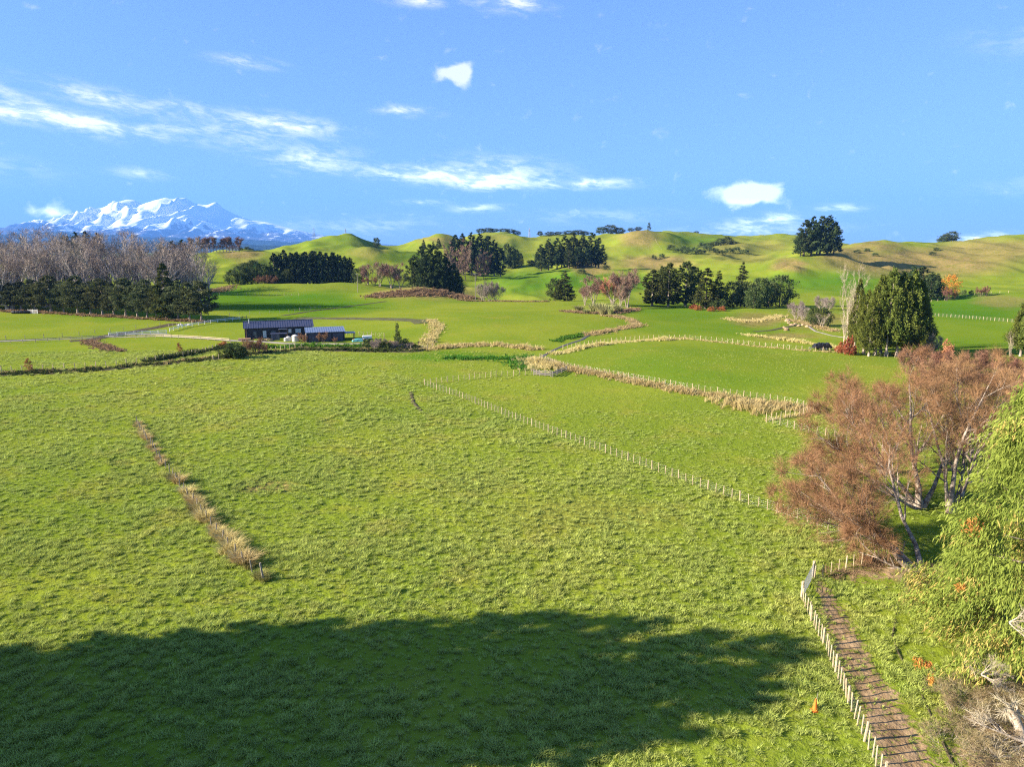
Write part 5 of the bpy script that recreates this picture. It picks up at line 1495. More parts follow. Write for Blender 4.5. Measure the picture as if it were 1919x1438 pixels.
def house():
    P = at(522, 634)
    th = math.radians(20)
    root = tag(empty('long_black_house', (P.x, P.y + 1.0, P.z), th), 'long low black gabled farmhouse with small windows and a flue', 'house')
    L, D, hw, hr = 18.6, 7.0, 3.1, 4.5
    x0, x1 = -L / 2, L / 2
    MB().prism([(0, -0.3), (D, -0.3), (D, hw), (D / 2, hr - 0.1), (0, hw)], x0, x1).build('wall', M['navy'], root, (0, 0, 0), (0, 0, 0))
    w = root.children[0]
    w.rotation_euler = (0, 0, 0)
    # the prism runs along y: turn it so that it runs along x, front wall at local y = 0
    w.data.transform(__import__('mathutils').Matrix(((0, 1, 0, 0), (1, 0, 0, 0), (0, 0, 1, 0), (0, 0, 0, 1))))
    w.data.flip_normals()
    # vertical boards on the front wall
    for k in range(37):
        MB().box(x0 + 0.25 + k * 0.5 - 0.03, x0 + 0.25 + k * 0.5 + 0.03, -0.035, -0.004, 0.0, hw - 0.06).build('batten', M['navy'], w)
    ang = math.atan2(hr - hw, D / 2)
    sl = math.hypot(D / 2, hr - hw) + 0.45
    rf = empty_part = None
    for s in (0, 1):
        r = MB().box(x0 - 0.35, x1 + 0.35, -0.42, sl - 0.40, 0.03, 0.11)
        for k in range(30):
            xx = x0 - 0.3 + k * (L + 0.6) / 29
            r.box(xx - 0.03, xx + 0.03, -0.42, sl - 0.41, 0.112, 0.16)
        o = r.build('roof', M['navy_roof'], root, (0, 0 if s == 0 else D, hw), (ang, 0, 0 if s == 0 else math.pi))
        rf = rf or o
    MB().box(x0 - 0.36, x1 + 0.36, D / 2 - 0.14, D / 2 + 0.14, hr + 0.13, hr + 0.22).build('ridge_cap', M['grey_roof'], root)
    MB().tube((x0 + 1.3, D / 2 - 1.0, hr - 0.9), (x0 + 1.3, D / 2 - 1.0, hr + 0.7), 0.14, None, 8).tube((x0 + 1.3, D / 2 - 1.0, hr + 0.7), (x0 + 1.3, D / 2 - 1.0, hr + 0.85), 0.2, 0.2, 8).build('flue', M['steel'], root)
    for cx, z0, ww, hh, is_pale in ((-6.6, 1.0, 0.7, 1.0, 0), (-4.0, 0.15, 0.9, 2.0, 1), (-1.6, 1.1, 1.1, 1.0, 0), (2.9, 1.3, 0.8, 1.1, 1), (5.2, 1.2, 1.5, 1.2, 1), (8.1, 1.5, 0.6, 0.9, 0), (-6.4, 0.3, 0.6, 0.5, 0)):
        door = hh > 1.5
        f = MB().box(cx - ww / 2 - 0.08, cx + ww / 2 + 0.08, -0.075, -0.037, z0 - 0.08, z0 + hh + 0.08).build('door' if door else 'window', M['navy_roof'], root)
        for k in ((-1, 1) if ww > 1.0 else (0,)):
            a, b = (cx - ww / 2, cx + ww / 2) if k == 0 else ((cx - ww / 2, cx - 0.03) if k < 0 else (cx + 0.03, cx + ww / 2))
            MB().box(a, b, -0.085, -0.077, z0, z0 + hh).build('pane', M['pane_pale'] if is_pale else M['glass'], f)
    pr = MB().box(-0.2, 2.2, -1.6, -0.04, 2.55, 2.66).build('porch_roof', M['grey_roof'], root)
    for xx in (-0.1, 2.1):
        MB().box(xx - 0.06, xx + 0.06, -1.55, -1.43, 0, 2.548).build('porch_post', M['timber'], pr)
    MB().box(x0 - 1.8, x0 + 1.5, -2.6, -0.05, 0.0, 0.35).build('deck', M['timber'], root)
    MB().box(x0 + 0.3, x0 + 0.5, -0.28, -0.06, 0.36, 2.9).build('downpipe', M['timber'], root)


house()


def shed():
    P = at(610, 641)
    th = math.radians(18)
    root = tag(empty('dark_shed', (P.x, P.y + 0.5, P.z), th), 'dark shed with blue-grey roof and side lean-to beside the black house', 'shed')
    L, D = 10.2, 6.0
    x0, x1 = -L / 2, L / 2
    MB().prism([(0, -0.3), (D, -0.3), (D, 3.3), (0, 2.6)], x0, x1).build('wall', M['navy'], root)
    w = root.children[0]
    w.data.transform(__import__('mathutils').Matrix(((0, 1, 0, 0), (1, 0, 0, 0), (0, 0, 1, 0), (0, 0, 0, 1))))
    w.data.flip_normals()
    r = MB().box(x0 - 0.25, x1 + 0.25, -0.35, math.hypot(D, 0.7) + 0.3, 0.03, 0.12)
    for k in range(18):
        xx = x0 - 0.2 + k * (L + 0.4) / 17
        r.box(xx - 0.04, xx + 0.04, -0.35, math.hypot(D, 0.7) + 0.29, 0.122, 0.17)
    r.build('roof', M['grey_roof'], root, (0, 0, 2.6), (math.atan2(0.7, D), 0, 0))
    for k in range(3):
        a = x0 + 0.6 + k * 3.2
        d = MB().box(a, a + 2.7, -0.06, -0.004, 0.02, 2.3).build('door', M['navy_roof'], w)
        MB().box(a + 1.25, a + 1.45, -0.10, -0.062, 1.0, 1.1).build('handle', M['steel'], d)
    MB().box(x0 - 0.06, x0 - 0.004, 0.2, 2.2, 0.0, 2.3).build('side_panel', M['concrete'], root)
    lt = MB().box(x1 + 0.05, x1 + 3.0, 0.6, 4.5, 2.0, 2.1).build('lean_to_roof', M['navy_roof'], root)
    for yy in (0.8, 4.2):
        MB().box(x1 + 2.7, x1 + 2.85, yy, yy + 0.15, -0.2, 1.998).build('lean_to_post', M['timber'], lt)


shed()


def small_shed():
    P = at(516, 638)
    root = tag(empty('garden_shed', (P.x, P.y, P.z), math.radians(15)), 'small grey garden shed with flat roof in front of the black house', 'shed')
    MB().box(-1.1, 1.1, 0, 1.9, -0.2, 1.7).build('wall', simple('grey_shed_steel', (0.11, 0.11, 0.13), 0.6), root)
    MB().box(-1.3, 3.2, -0.2, 2.1, 1.75, 1.85).build('roof', M['navy_roof'], root)
    d = MB().box(-0.5, 0.5, -0.05, -0.003, 0, 1.55).build('door', M['navy_roof'], root)
    MB().box(0.3, 0.38, -0.08, -0.052, 0.75, 0.85).build('handle', M['steel'], d)
    for x in (2.9,):
        MB().box(x, x + 0.1, 0, 0.1, -0.2, 1.748).build('roof_post', M['timber'], root)


small_shed()
for (u, v, r, h, lb) in ((554, 640, 0.95, 1.9, 'pale concrete water tank between house and shed'), (541, 639, 0.7, 1.3, 'small whitish tank beside the garden shed'), (536, 639.5, 0.55, 1.0, 'smallest whitish tank by the porch')):
    P = at(u, v)
    root = tag(empty('water_tank', P), lb, 'tank')
    MB().lathe([(r, -0.2), (r, h * 0.8), (r * 0.97, h * 0.82)], 18).build('body', M['concrete'], root)
    lid = MB().lathe([(r * 1.02, h * 0.822), (r * 0.6, h * 0.95), (r * 0.2, h)], 18).build('lid', M['concrete'], root)
    MB().lathe([(r * 0.18, h + 0.002), (r * 0.18, h + 0.08)], 10).build('cap', M['navy_roof'], lid)
P = at(500, 639)
root = tag(empty('firewood_heap', P), 'pale heap of cut firewood on the drive by the house', 'firewood')
for i in range(14):
    a = random.uniform(0, 3.14)
    x, y, z = random.uniform(-1.6, 1.6), random.uniform(-0.7, 0.7), random.choice((0.14, 0.14, 0.38, 0.55))
    d = Vector((math.cos(a), math.sin(a), 0)) * 0.45
    MB().tube(Vector((x, y, z)) - d, Vector((x, y, z)) + d, random.uniform(0.12, 0.2), None, 7).build('log', M['log'], root)
P = at(672, 640)
root = tag(empty('tarpaulin_stack', P, 0.3), 'teal tarpaulin spread over a low stack right of the shed', 'tarpaulin')
mb = MB()
nx = 9
V = [((i / (nx - 1) - 0.5) * 3.6, (j / (nx - 1) - 0.5) * 2.4, 0.75 * (1 - max(abs(i / (nx - 1) - 0.5), abs(j / (nx - 1) - 0.5)) ** 3 * 7.5) + random.uniform(0, 0.09)) for j in range(nx) for i in range(nx)]
mb._add(V, [(j * nx + i, j * nx + i + 1, (j + 1) * nx + i + 1, (j + 1) * nx + i) for j in range(nx - 1) for i in range(nx - 1)])
mb.build('sheet', M['teal'], root)
MB().box(-1.5, 1.5, -0.9, 0.9, -0.1, 0.6).build('stack', M['timber'], root)


def wheel(parent, x, y, r, w, name='wheel'):
    t = MB()
    prof = [(r * 0.6, -w / 2), (r, -w / 2 + 0.03), (r, w / 2 - 0.03), (r * 0.6, w / 2)]
    t.lathe(prof, 16)
    o = t.build('tyre', M['rubber'], None)
    o.name = name
    o.parent = parent
    o.location = (x, y, r)
    o.rotation_euler = (math.pi / 2, 0, 0)
    MB().lathe([(r * 0.58, -w / 2 - 0.01), (r * 0.58, w / 2 + 0.01)], 12).build('rim', M['steel'], o)
    return o


P = at(688, 637)
root = tag(empty('white_trailer', P, 0.25), 'small white box trailer parked beyond the shed', 'trailer')
MB().box(-1.3, 1.3, -0.75, 0.75, 0.45, 1.15).build('tray', M['white'], root)
MB().tube((-1.3, 0, 0.5), (-2.3, 0, 0.45), 0.05).build('drawbar', M['steel'], root)
wheel(root, 0, -0.86, 0.32, 0.18)
wheel(root, 0, 0.86, 0.32, 0.18)

P = at(1540, 656)
root = tag(empty('dark_trailer', P, 0.05), 'black loaded farm trailer parked at the fence near the cypresses', 'trailer')
mb = MB()
nx, ny = 13, 7
V = []
for j in range(ny):
    for i in range(nx):
        a, b = i / (nx - 1) * 2 - 1, j / (ny - 1) * 2 - 1
        V.append((a * 2.2, b * 0.95, 1.05 + (0.75 + 0.14 * math.sin(i * 2.1) + random.uniform(-0.1, 0.1)) * max(0, 1 - max(abs(a) ** 6, abs(b) ** 4))))
mb._add(V, [(j * nx + i, j * nx + i + 1, (j + 1) * nx + i + 1, (j + 1) * nx + i) for j in range(ny - 1) for i in range(nx - 1)])
mb.build('load_cover', M['black'], root)
MB().box(-2.2, 2.2, -0.95, 0.95, 0.5, 1.04).build('tray', M['black'], root)
MB().tube((-2.2, 0, 0.6), (-3.3, 0, 0.5), 0.07).build('drawbar', M['steel'], root)
MB().tube((-3.0, 0, -0.1), (-3.0, 0, 0.55), 0.05).build('jockey_stand', M['steel'], root)
for x in (-0.5, 0.6):
    for y in (-1.08, 1.08):
        wheel(root, x, y, 0.4, 0.22)

P = at(62, 588)
root = tag(empty('white_gate', P, -0.1), 'white field gate in front of the shelterbelt', 'gate')
for z in (0.15, 0.5, 0.85, 1.2, 1.5):
    MB().box(-1.9, 1.9, -0.03, 0.03, z - 0.06, z + 0.06).build('bar', M['white'], root)
for x in (-1.98, 0, 1.98):
    MB().box(x - 0.08, x + 0.08, -0.06, 0.06, -0.3, 1.75).build('upright', M['white'], root)
P = at(40, 588)
root = tag(empty('hay_bales', P), 'dark covered stack of bales left of the white gate', 'bales')
for k in range(5):
    MB().lathe([(0.1, -0.62), (0.62, -0.6), (0.65, 0), (0.62, 0.6), (0.1, 0.62)], 14).build('bale', M['black'], root, (k * 1.45 - 3, 0, 0.6), (0, math.pi / 2, 0.1 * k))
P = at(346, 610)
root = tag(empty('rock_heap', P), 'heap of pale rocks at the end of the shelterbelt', 'rocks')
for i in range(11):
    r = random.uniform(0.25, 0.6)
    mb = MB()
    mb.lathe([(r * 0.3, -r * 0.6), (r, -r * 0.2), (r * 0.9, r * 0.3), (r * 0.35, r * 0.6)], 7)
    o = mb.build('rock', M['concrete'], root, (random.uniform(-2.4, 2.4), random.uniform(-0.9, 0.9), r * 0.35), (random.uniform(-0.4, 0.4), random.uniform(-0.4, 0.4), random.uniform(0, 3)))
for n_, (u, v) in enumerate([(1478, 607), (1484, 611), (1490, 609), (1497, 612), (1504, 610), (1512, 613), (1476, 603), (1520, 612), (1470, 616), (1474, 620)]):
    P = at(u, v)
    r = random.uniform(0.5, 0.9)
    mb = MB()
    mb.lathe([(r * 0.3, -r * 0.6), (r * 1.2, -r * 0.2), (r, r * 0.3), (r * 0.4, r * 0.6)], 8)
    o = mb.build('boulder', M['log'], None, (P.x, P.y, P.z + r * 0.35), (0.1 * n_, 0.2, n_))
    tag(o, 'tan boulder on the gravel mound left of the round shrubs', 'boulder', 'boulders on the gravel mound')
# water trough and gate at the creek crossing
for (u0, v0, u1, v1, lb) in ((1000, 704, 1032, 706, 'weathered timber rail gate at the creek crossing'), (1036, 707, 1062, 695, 'weathered timber rails on the far side of the creek crossing')):
    A, B = at(u0, v0), at(u1, v1)
    d = B - A
    root = tag(empty('crossing_gate', A, math.atan2(d.y, d.x)), lb, 'gate')
    Ln = math.hypot(d.x, d.y)
    for z in (0.3, 0.65, 1.0):
        MB().box(0, Ln, -0.03, 0.03, z - 0.08, z + 0.08).build('rail', M['post_old'], root)
    for k in range(4):
        x = Ln * k / 3
        MB().box(x - 0.08, x + 0.08, 0.035, 0.17, -0.4, 1.25).build('post', M['post_old'], root)

# far farmhouse
P = at_y(437, 790, 473)
root = tag(empty('white_farmhouse', P, 0.25), 'tiny white farmhouse on the brown rise by the slim poplars', 'house')
MB().box(-6, 6, -3.5, 3.5, -1.5, 3.0).build('wall', M['white'], root)
MB().prism([(-4.2, 3.01), (4.2, 3.01), (0, 5.2)], -6.5, 6.5).build('roof', M['grey_roof'], root, (0, 0, 0), (0, 0, math.pi / 2))
for x in (-3.5, 0, 3.5):
    f = MB().box(x - 0.7, x + 0.7, -3.56, -3.503, 1.0, 2.2).build('window', M['navy_roof'], root)
    MB().box(x - 0.6, x + 0.6, -3.58, -3.562, 1.1, 2.1).build('pane', M['glass'], f)

# power poles and pylons
for (u, v, vt, Y, lb) in ((671, 552, 512, 408, 'timber power pole with crossarm below the plantation block'), (891, 562, 511, 375, 'grey power pole with crossarm right of the bracken bank')):
    P = at_y(u, Y, v)
    h = top_z(u, vt, Y) - P.z
    root = tag(empty('power_pole', P, 0.4), lb, 'pole')
    MB().tube((0, 0, -0.5), (0, 0, h), 0.19, 0.13, 8).build('pole', M['post_old'], root)
    arm = MB().box(-1.3, 1.3, -0.2, -0.08, h - 0.9, h - 0.72).build('crossarm', M['post_old'], root)
    for x in (-1.15, -0.4, 0.4, 1.15):
        MB().tube((x, -0.14, h - 0.718), (x, -0.14, h - 0.5), 0.06, 0.04, 6).build('insulator', M['white'], arm)
for (u, vb, vt, Y, lb) in ((648, 448, 428, 975, 'lattice pylon standing on the crown of the green hill'), (589, 452, 427, 1300, 'lattice pylon against the right flank of the snow mountain'), (992, 444, 427, 1215, 'lattice pylon on the skyline between the pine clumps')):
    P = at_y(u, Y, vb)
    h = top_z(u, vt, Y) - P.z
    root = tag(empty('pylon', P, 0.5), lb, 'pylon')
    lv = [(0, h * 0.11), (0.3, h * 0.075), (0.6, h * 0.045), (0.85, h * 0.03), (1.0, 0.05)]
    for sx, sy in ((-1, -1), (1, -1), (1, 1), (-1, 1)):
        mb = MB()
        for (a, ra), (b, rb) in zip(lv[:-1], lv[1:]):
            mb.tube((sx * ra, sy * ra, a * h - (0.5 if a == 0 else 0)), (sx * rb, sy * rb, b * h), 0.14, None, 4)
        mb.build('leg', M['steel'], root)
    for (a, ra), (b, rb) in zip(lv[:-1], lv[1:]):
        mb = MB()
        for (p, q) in (((-1, -1), (1, -1)), ((1, -1), (1, 1)), ((1, 1), (-1, 1)), ((-1, 1), (-1, -1))):
            mb.tube((p[0] * ra, p[1] * ra, a * h), (q[0] * rb, q[1] * rb, b * h), 0.08, None, 4)
            mb.tube((q[0] * ra, q[1] * ra, a * h), (p[0] * rb, p[1] * rb, b * h), 0.08, None, 4)
        mb.build('bracing', M['steel'], root)
    for z, w in ((0.66, 0.17), (0.80, 0.14), (0.93, 0.10)):
        MB().tube((-w * h, 0, z * h), (w * h, 0, z * h), 0.13, None, 4).build('crossarm', M['steel'], root)

# ------------------------------------------------------------------ gate and cone by the race
A, B = at(1503, 1124), at(1523, 1084)
d = B - A
Ln = math.hypot(d.x, d.y)
root = tag(empty('steel_gate', A, math.atan2(d.y, d.x)), 'galvanised steel mesh gate at the head of the dirt race', 'gate')
tilt = -0.04
MB().tube((0, 0, 0.12), (Ln, 0, 0.12), 0.025).tube((0, 0, 1.22), (Ln, 0, 1.22), 0.025).tube((0, 0, 0.12), (0, 0, 1.22), 0.025).tube((Ln, 0, 0.12), (Ln, 0, 1.22), 0.025).build('frame', M['steel'], root)
for k in range(6):
    z = 0.25 + k * 0.16
    MB().tube((0.02, 0, z), (Ln - 0.02, 0, z), 0.014, None, 5).build('bar', M['steel'], root)
for k in range(1, 18):
    x = Ln * k / 18
    MB().tube((x, 0.012, 0.14), (x, 0.012, 1.2), 0.009, None, 4).build('mesh_wire', M['steel'], root)
for x, me in ((-0.12, post_of(0.11, 1.5, 'post')), (Ln + 0.12, post_of(0.11, 1.4, 'post'))):
    P = A + d.normalized() * x
    o = tag(empty('gate_post', (P.x, P.y, gz(P.x, P.y))), 'stout timber gatepost at the near end of the steel gate' if x < 0 else 'stout timber gatepost at the far end of the steel gate', 'post')
    put('post', me, o)
    MB().tube((0.1, 0, 0.35), (0.14, 0, 0.35), 0.03, None, 6).build('hinge', M['steel'], o)
P = at(1527, 1333)
root = tag(empty('traffic_cone', P, 0.2), 'orange traffic cone with a thin rod through it in the shaded grass', 'cone')
MB().box(-0.2, 0.2, -0.2, 0.2, 0.0, 0.035).build('base', M['cone'], root)
MB().lathe([(0.155, 0.037), (0.12, 0.25), (0.075, 0.52), (0.035, 0.76)], 20).build('body', M['cone'], root)
MB().tube((0, 0, 0.0), (0.10, 0.0, 1.15), 0.016, 0.014, 6).build('rod', M['post_old'], root)
# ------------------------------------------------------------------ near trees on the right
def alder(label, u, v, seed, starts, kids=(9, 7, 5), twigs=20, tl=0.95, tw=0.013):
    P = at(u, v)
    wood, tw_ = bare_tree('alder', seed, M['bark_near'], M['twig_near'], starts=starts, ratio=0.54, angles=(0.68, 0.7, 0.7), kids=kids, trop=0.35, twigs=twigs, twig_len=tl, twig_w=tw, first=0.22, bend=0.13, sides=(8, 6, 4, 3))
    root = tag(empty('bare_alder', (P.x, P.y, P.z)), label, 'tree')
    put('trunk', wood, root)
    put('crown', tw_, root)
    return root


alder('leaning bare alder with rusty twigs reaching over the paddock fence', 1718, 1072, 701,
      [((0, 0, -.3), (-0.95, 0.35, 0.6), 8.6, 0.24), ((0.3, 0.1, -.3), (-0.62, 0.5, 0.85), 12.0, 0.22), ((0.5, 0.3, -.3), (-0.8, 0.9, 0.62), 10.5, 0.18), ((0.6, 0.2, -.3), (-0.2, 0.75, 1.0), 12, 0.2), ((0.2, 0, -.3), (-1.0, 0.1, 0.4), 5.5, 0.14), ((0.4, 0.2, -.3), (-1.0, 0.9, 0.85), 11, 0.18)])
alder('upright bare alder with pale forked trunk in the middle of the clump', 1722, 952, 702,
      [((0, 0, -.3), (-0.05, 0.05, 1.0), 13.0, 0.30), ((0.2, 0.1, -.3), (-0.42, 0.1, 1.0), 13, 0.24), ((0.1, 0.1, -.3), (-0.85, 0.0, 0.9), 13, 0.2), ((0.3, 0, -.3), (0.35, 0.2, 1.0), 13.5, 0.22), ((0.1, 0, -.3), (-0.95, 0.2, 0.75), 11.0, 0.18), ((0, 0.1, -.3), (-0.95, -0.25, 0.6), 10.5, 0.17)])
alder('bare alder with twisted trunk at the right of the clump', 1778, 962, 703,
      [((0, 0, -.3), (0.02, 0.1, 1.0), 13.5, 0.26), ((0.2, 0.1, -.3), (0.35, 0.2, 1.0), 13, 0.24), ((0.1, 0.1, -.3), (-0.3, 0.3, 1.0), 12, 0.2), ((0.1, 0.2, -.3), (0.6, 0.0, 0.9), 11, 0.18)])
alder('dense bare alder standing against the creek hedge', 1850, 905, 704,
      [((0, 0, -.3), (0.0, 0.1, 1.0), 12.5, 0.24), ((0.2, 0.1, -.3), (0.4, 0.2, 1.0), 12, 0.22), ((0.1, 0.1, -.3), (-0.45, 0.2, 1.0), 12, 0.2), ((0, 0.2, -.3), (-0.8, 0.1, 0.8), 9, 0.16)])
alder('low bare alder behind the leaning one near the creek bend', 1655, 890, 705,
      [((0, 0, -.3), (-0.3, 0.1, 1.0), 10, 0.18), ((0.2, 0.1, -.3), (0.25, 0.2, 1.0), 10.5, 0.2), ((0.1, 0.1, -.3), (-0.7, 0.0, 0.9), 10, 0.15), ((0, 0.1, -.3), (-0.1, 0.3, 1.0), 11.5, 0.2)], (9, 7, 5), 18)


def near_cypress(name, label, x, y, h, rmax, seed, n_cl, per):
    g = np.random.default_rng(seed)
    z0 = gz(x, y)
    prof = lambda t: rmax * np.clip(0.80 + 1.4 * t, 0, 1) * (1 - t) ** 0.56 + 0.2
    nb = n_cl // 22
    bt, ba = g.uniform(0, 1, nb) ** 1.1, g.uniform(0, 2 * math.pi, nb)
    br = g.uniform(0.66, 1.08, nb)
    i = g.integers(0, nb, n_cl)
    t = np.clip(bt[i] + g.normal(size=n_cl) * 0.035, 0.0, 1)
    a = ba[i] + g.normal(size=n_cl) * 0.10 / np.clip(1.1 - t, 0.3, 1)
    lob = br[i] * (1 + 0.12 * vnoise(np.cos(a) * 2.2 + t * 5, np.sin(a) * 2.2 + t * 6, seed))
    rho = prof(t) * lob * g.uniform(0.55, 1.0, n_cl) ** 0.5
    C = np.stack([rho * np.cos(a), rho * np.sin(a), 0.9 + (h - 0.9) * t], 1)
    # each clump is a drooping branch end hung with flat sprays
    od = np.stack([np.cos(a), np.sin(a), np.full(n_cl, -0.25)], 1)
    s = g.uniform(-0.4, 1.0, (n_cl, per))
    P = C[:, None] + od[:, None] * (s[..., None] * 0.75) + g.normal(size=(n_cl, per, 3)) * np.array([0.24, 0.24, 0.30])
    P[..., 2] -= 0.45 * np.clip(s, 0, 1) ** 2
    D = od[:, None] * 0.55 + g.normal(size=(n_cl, per, 3)) * 0.42 + np.array([0, 0, -0.75])
    brown = (vnoise(a * 2.0, t * 7, seed + 5) + 0.55 * np.clip(0.35 - t, 0, 1) / 0.35 > 0.42)[:, None]
    tint = np.clip(0.30 + 0.25 * vnoise(a * 1.5, t * 6, seed + 3)[:, None] + g.uniform(0, 0.42, (n_cl, 1)) + g.normal(size=(n_cl, per)) * 0.10, 0, 0.86)
    tint = np.where(brown & (g.uniform(0, 1, (n_cl, per)) < 0.4), 1.0, tint)
    P, D, tint = P.reshape(-1, 3), D.reshape(-1, 3), tint.ravel()
    V, Q, T = leaf_mesh(P, D, 0.34 * g.uniform(0.4, 1.7, len(P)), 0.056 * g.uniform(0.6, 1.6, len(P)), g, tint, 0.18)
    root = tag(empty(name, (x, y, z0)), label, 'tree')
    put('trunk', trunk_mesh('cypress_trunk', h * 0.95, 0.55, M['bark_near'], 0, seed, 40, rmax * 0.95, 0.08), root)
    put('crown', mesh_data('cypress_crown', V, Q, M['near_cyp'], False, T), root)
    return root


big = near_cypress('golden_cypress', 'big yellow-green cypress with drooping sprays and brown tips beside the race', 33.3, 39.5, 19.8, 9.2, 720, 2300, 52)
near_cypress('golden_cypress', 'second yellow-green cypress overlapping the big one from behind', 43.5, 50.0, 18.0, 6.0, 721, 800, 30)
# orange-brown dead sprays and pale dead branches caught in the crown
kind('deadspray', 2.4, 3.0, *zip(('branch', 'twigs'), bare_tree('dead_branch', 730, M['bark_dead'], M['twig_pale'], 2.4, 5, 0.9, 0.035, 0.55, (0.5, 0.6), (7, 5), 0.1, 5, 0.45, 0.012, 0.1, 0.9, 0.05)))
for i, (x, z, y, s, rx, ry) in enumerate([(26.6, 6.4, 34.2, 0.7, 0.9, 1.2), (25.9, 3.0, 34.8, 0.6, 1.2, -0.6)]):
    h0, w0, parts = KIND['deadspray']
    for pn, me in parts[:1]:
        o = put('dead_branch', me, big, (x - big.location.x, y - big.location.y, z), (rx, ry, i * 1.3), (s, s, s))
        put('dead_twigs', parts[1][1], o)
gd = np.random.default_rng(740)
M['dead_spray'] = leafy('orange_dead_sprays', (0.34, 0.13, 0.03), (0.55, 0.26, 0.07), 0.25)
for i, (u, v, s) in enumerate([(1822, 985, 1.0), (1722, 1242, 0.6), (1740, 1246, 0.4), (1800, 1100, 0.4), (1745, 1275, 0.4)]):
    a, b = (u - CX) / F_PX, (CY - v) / F_PX
    Yd = 33.2 - 0.2 * i + (1.6 if i == 0 else 0)
    x, z = survey(u, v, Yd)
    C = np.array([[x - big.location.x, Yd - big.location.y, z - big.location.z]])
    n = int(90 * s + 30)
    V, Q, T = leaf_mesh(np.repeat(C, n, 0) + gd.normal(size=(n, 3)) * 0.24 * s, gd.normal(size=(n, 3)) + np.array([0, 0, -0.9]), 0.2, 0.05, gd, gd.uniform(0, 1, n), 0.1)
    tag(put('dead_spray', mesh_data('dead_spray', V, Q, M['dead_spray'], False, T), big), 'bright orange dead spray')

# bleached dead tree lying in the corner, dead brush under the cypress
def lying(name, label, u, v, starts, seed, kids=(7, 4), tl=0.7, tw=0.016, twm='twig_pale'):
    P = at(u, v)
    wood, tws = bare_tree(name, seed, M['bark_dead'], M[twm], starts=starts, ratio=0.45, angles=(0.6, 0.7), kids=kids, trop=0.12, twigs=7, twig_len=tl, twig_w=tw, first=0.15, bend=0.16, sides=(8, 5, 4, 3))
    root = tag(empty(name, (P.x, P.y, P.z)), label, 'dead tree')
    put('trunk', wood, root)
    put('twigs', tws, root)


lying('fallen_dead_branch', 'bleached dead branch lying across the bare ground in the corner', 1905, 1398, [((0.6, 0, 0.15), (-1.0, 0.12, 0.10), 3.4, 0.085), ((0.4, 0.2, 0.2), (-0.8, 0.5, 0.3), 2.8, 0.06), ((0.3, -0.2, 0.2), (-0.9, -0.35, 0.15), 2.4, 0.05)], 750)
lying('dead_stump', 'pale broken dead trunk leaning beside the big cypress', 1930, 1395, [((0, 0.5, -0.3), (-0.25, 0.15, 1.0), 2.6, 0.34), ((0.1, 0.6, 1.0), (-0.7, -0.1, 0.6), 1.8, 0.08)], 751, (5, 3))
lying('fallen_dead_branch', 'thin bleached branch hanging out under the cypress sprays', 1850, 1300, [((1.4, 0, 1.0), (-1.0, 0.1, 0.25), 2.8, 0.04)], 752, (6, 3))
kind('brush', 1.6, 2.6, *zip(('stem', 'twigs'), bare_tree('brush', 753, M['bark_dead'], leafy('tan_dead_twigs', (0.17, 0.125, 0.06), (0.36, 0.28, 0.15), 0.0), 1.6, 12, 1.1, 0.02, 0.6, (0.6, 0.7), (6, 5), 0.1, 5, 0.4, 0.012, 0.1, 0.9, 0.3)))
for i, (u, v) in enumerate([(1790, 1302), (1815, 1322), (1840, 1340), (1868, 1330), (1900, 1345), (1830, 1375), (1800, 1352), (1862, 1372), (1880, 1300), (1905, 1310), (1850, 1290), (1785, 1400), (1890, 1425), (1845, 1420), (1770, 1080), (1745, 1082), (1715, 1098), (1760, 1104)]):
    P = at(u, v)
    plant('dead_brush', 'brush', P, random.uniform(0.6, 1.1), 'tan dead brush under the cypress beside the drain' if v > 1200 else 'tan dead brush at the foot of the leaning alder', 'brush', 'brush under the cypress' if v > 1200 else 'brush by the alder foot', random.uniform(2.0, 3.0))

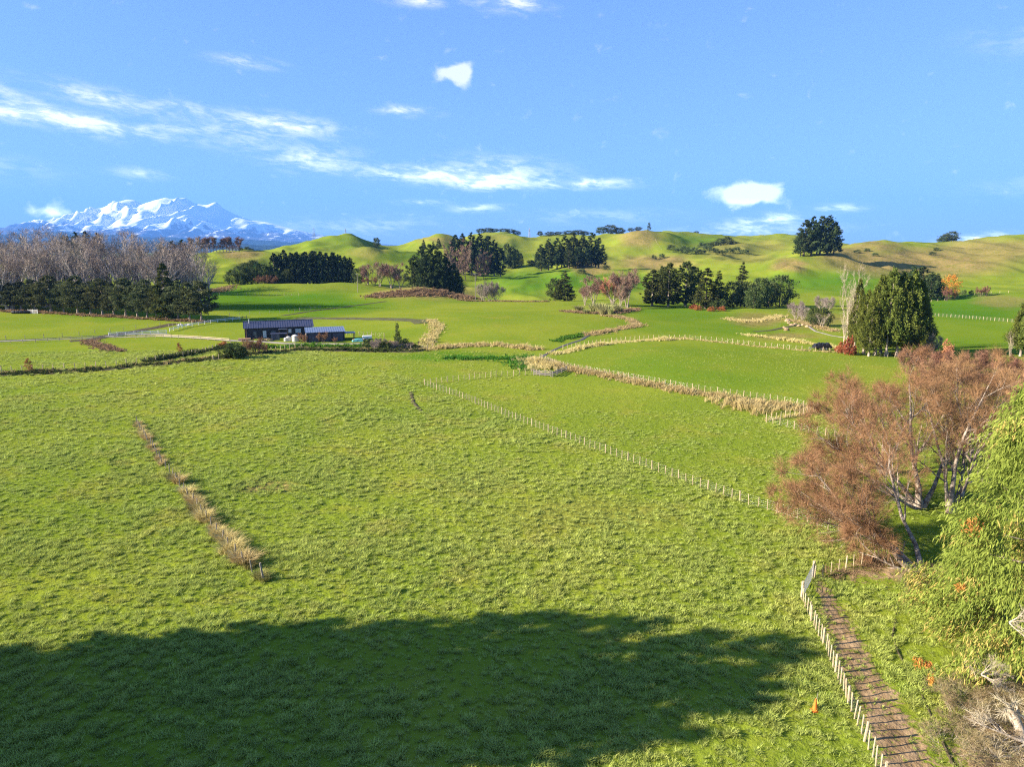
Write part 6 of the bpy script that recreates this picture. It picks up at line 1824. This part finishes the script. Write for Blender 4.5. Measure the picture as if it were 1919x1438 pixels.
# ------------------------------------------------------------------ the pasture sward: tufts of blades over the near paddocks
def sward():
    protos = []
    for k in range(5):
        g = np.random.default_rng(800 + k)
        V, Q, T, tint = blades(g.normal(size=(5, 3)) * np.array([0.10, 0.10, 0]), 10, 0.23, 0.30, 0.022, g, 0.95)
        o = bpy.data.objects.new(f'tuft_{k}', mesh_data('tuft', V, [Q, T], M['tuft'], False, tint))
        protos.append(o)
    pc = bpy.data.collections.new('tuft_kinds')
    for o in protos:
        pc.objects.link(o)
    g = np.random.default_rng(811)
    pts = []
    for y0, y1, d in ((24, 40, 17.0), (40, 60, 13.0), (60, 85, 9.0), (85, 120, 5.0), (120, 175, 2.6)):
        smax = 0.98 if y1 <= 60 else 0.86
        n = int(smax * (y1 ** 2 - y0 ** 2) * d)
        Y = np.sqrt(g.uniform(y0 ** 2, y1 ** 2, n))
        X = g.uniform(-smax, smax, n) * Y
        pts.append(np.stack([X, Y], 1))
    P = np.concatenate(pts)
    x, y = P[:, 0], P[:, 1]
    # clumps: the sward is tall in patches half a metre to a metre across and grazed between them
    cl = fbm(x / 0.62, y / 0.62, 91, 2)
    big_ = fbm(x / 9.0, y / 9.0, 95, 3)
    sc = 0.70 + 1.2 * np.clip(cl + 0.4 * big_, -0.4, 1.1)
    fa = np.array([at(u, v)[:2] for u, v in [(796, 723), (1000, 800), (1300, 910), (1655, 1030)]])
    beyond = (x - fa[0, 0]) * (fa[-1, 1] - fa[0, 1]) - (y - fa[0, 1]) * (fa[-1, 0] - fa[0, 0]) < 0
    beyond &= (y > 50)
    sc = np.where(beyond, sc * 0.62, sc)
    sc *= np.where(y > 85, 1.2, 1.0) * np.where((y > 110) & (x > 5), 0.55, 1.0)
    inr = in_poly(x, y, RACE) | in_poly(x, y, BARE) | in_poly(x, y, MUD)
    rk = in_poly(x, y, RACE)
    Pr = np.array([at(u, v)[:2] for u, v in [(1502, 1126), (1545, 1216), (1586, 1312), (1628, 1408), (1668, 1490)]])
    nearf = seg_dist(x, y, Pr) < 1.0
    keep = ~inr | (g.uniform(0, 1, len(x)) < np.where(nearf & rk, 0.55, 0.14))
    keep &= (sc > 0.42) | (g.uniform(0, 1, len(x)) < 0.5)
    x, y, sc = x[keep], y[keep], sc[keep]
    inr = inr[keep]
    sc = np.where(inr, sc * 0.6, sc)
    z = ground(x, y)
    rr_ = np.hypot(x, y)
    z += np.where(rr_ < 120, (fbm(x / 0.95, y / 0.95, 41, 2) * 0.065 + fbm(x / 4.0, y / 4.0, 43, 2) * 0.07) * (1 - sstep(rr_, 70, 118)), 0) - 0.01
    n = len(x)
    me = bpy.data.meshes.new('pasture_grass')
    me.vertices.add(n)
    me.vertices.foreach_set('co', np.stack([x, y, z], 1).astype(np.float32).ravel())
    a = me.attributes.new('scl', 'FLOAT', 'POINT')
    a.data.foreach_set('value', sc.astype(np.float32))
    a = me.attributes.new('rot', 'FLOAT', 'POINT')
    a.data.foreach_set('value', g.uniform(0, 6.283, n).astype(np.float32))
    o = put('pasture_grass', me)
    tag(o, 'tufted green pasture grass of the near paddocks', 'grass', None, 'stuff')
    ng = bpy.data.node_groups.new('sow_tufts', 'GeometryNodeTree')
    ng.interface.new_socket('Geometry', in_out='INPUT', socket_type='NodeSocketGeometry')
    ng.interface.new_socket('Geometry', in_out='OUTPUT', socket_type='NodeSocketGeometry')
    nd, lk = ng.nodes, ng.links
    gi, go = nd.new('NodeGroupInput'), nd.new('NodeGroupOutput')
    ip = nd.new('GeometryNodeInstanceOnPoints')
    ci = nd.new('GeometryNodeCollectionInfo')
    ci.inputs['Collection'].default_value = pc
    ci.inputs['Separate Children'].default_value = True
    ci.inputs['Reset Children'].default_value = True
    ip.inputs['Pick Instance'].default_value = True
    na = nd.new('GeometryNodeInputNamedAttribute')
    na.data_type = 'FLOAT'
    na.inputs[0].default_value = 'scl'
    nr_ = nd.new('GeometryNodeInputNamedAttribute')
    nr_.data_type = 'FLOAT'
    nr_.inputs[0].default_value = 'rot'
    cx = nd.new('ShaderNodeCombineXYZ')
    lk.new(nr_.outputs['Attribute'], cx.inputs[2])
    er = nd.new('FunctionNodeEulerToRotation')
    lk.new(cx.outputs[0], er.inputs[0])
    lk.new(er.outputs[0], ip.inputs['Rotation'])
    lk.new(na.outputs['Attribute'], ip.inputs['Scale'])
    lk.new(gi.outputs[0], ip.inputs['Points'])
    lk.new(ci.outputs[0], ip.inputs['Instance'])
    lk.new(ip.outputs[0], go.inputs[0])
    md = o.modifiers.new('sward', 'NODES')
    md.node_group = ng
    return n


print('tufts', sward())
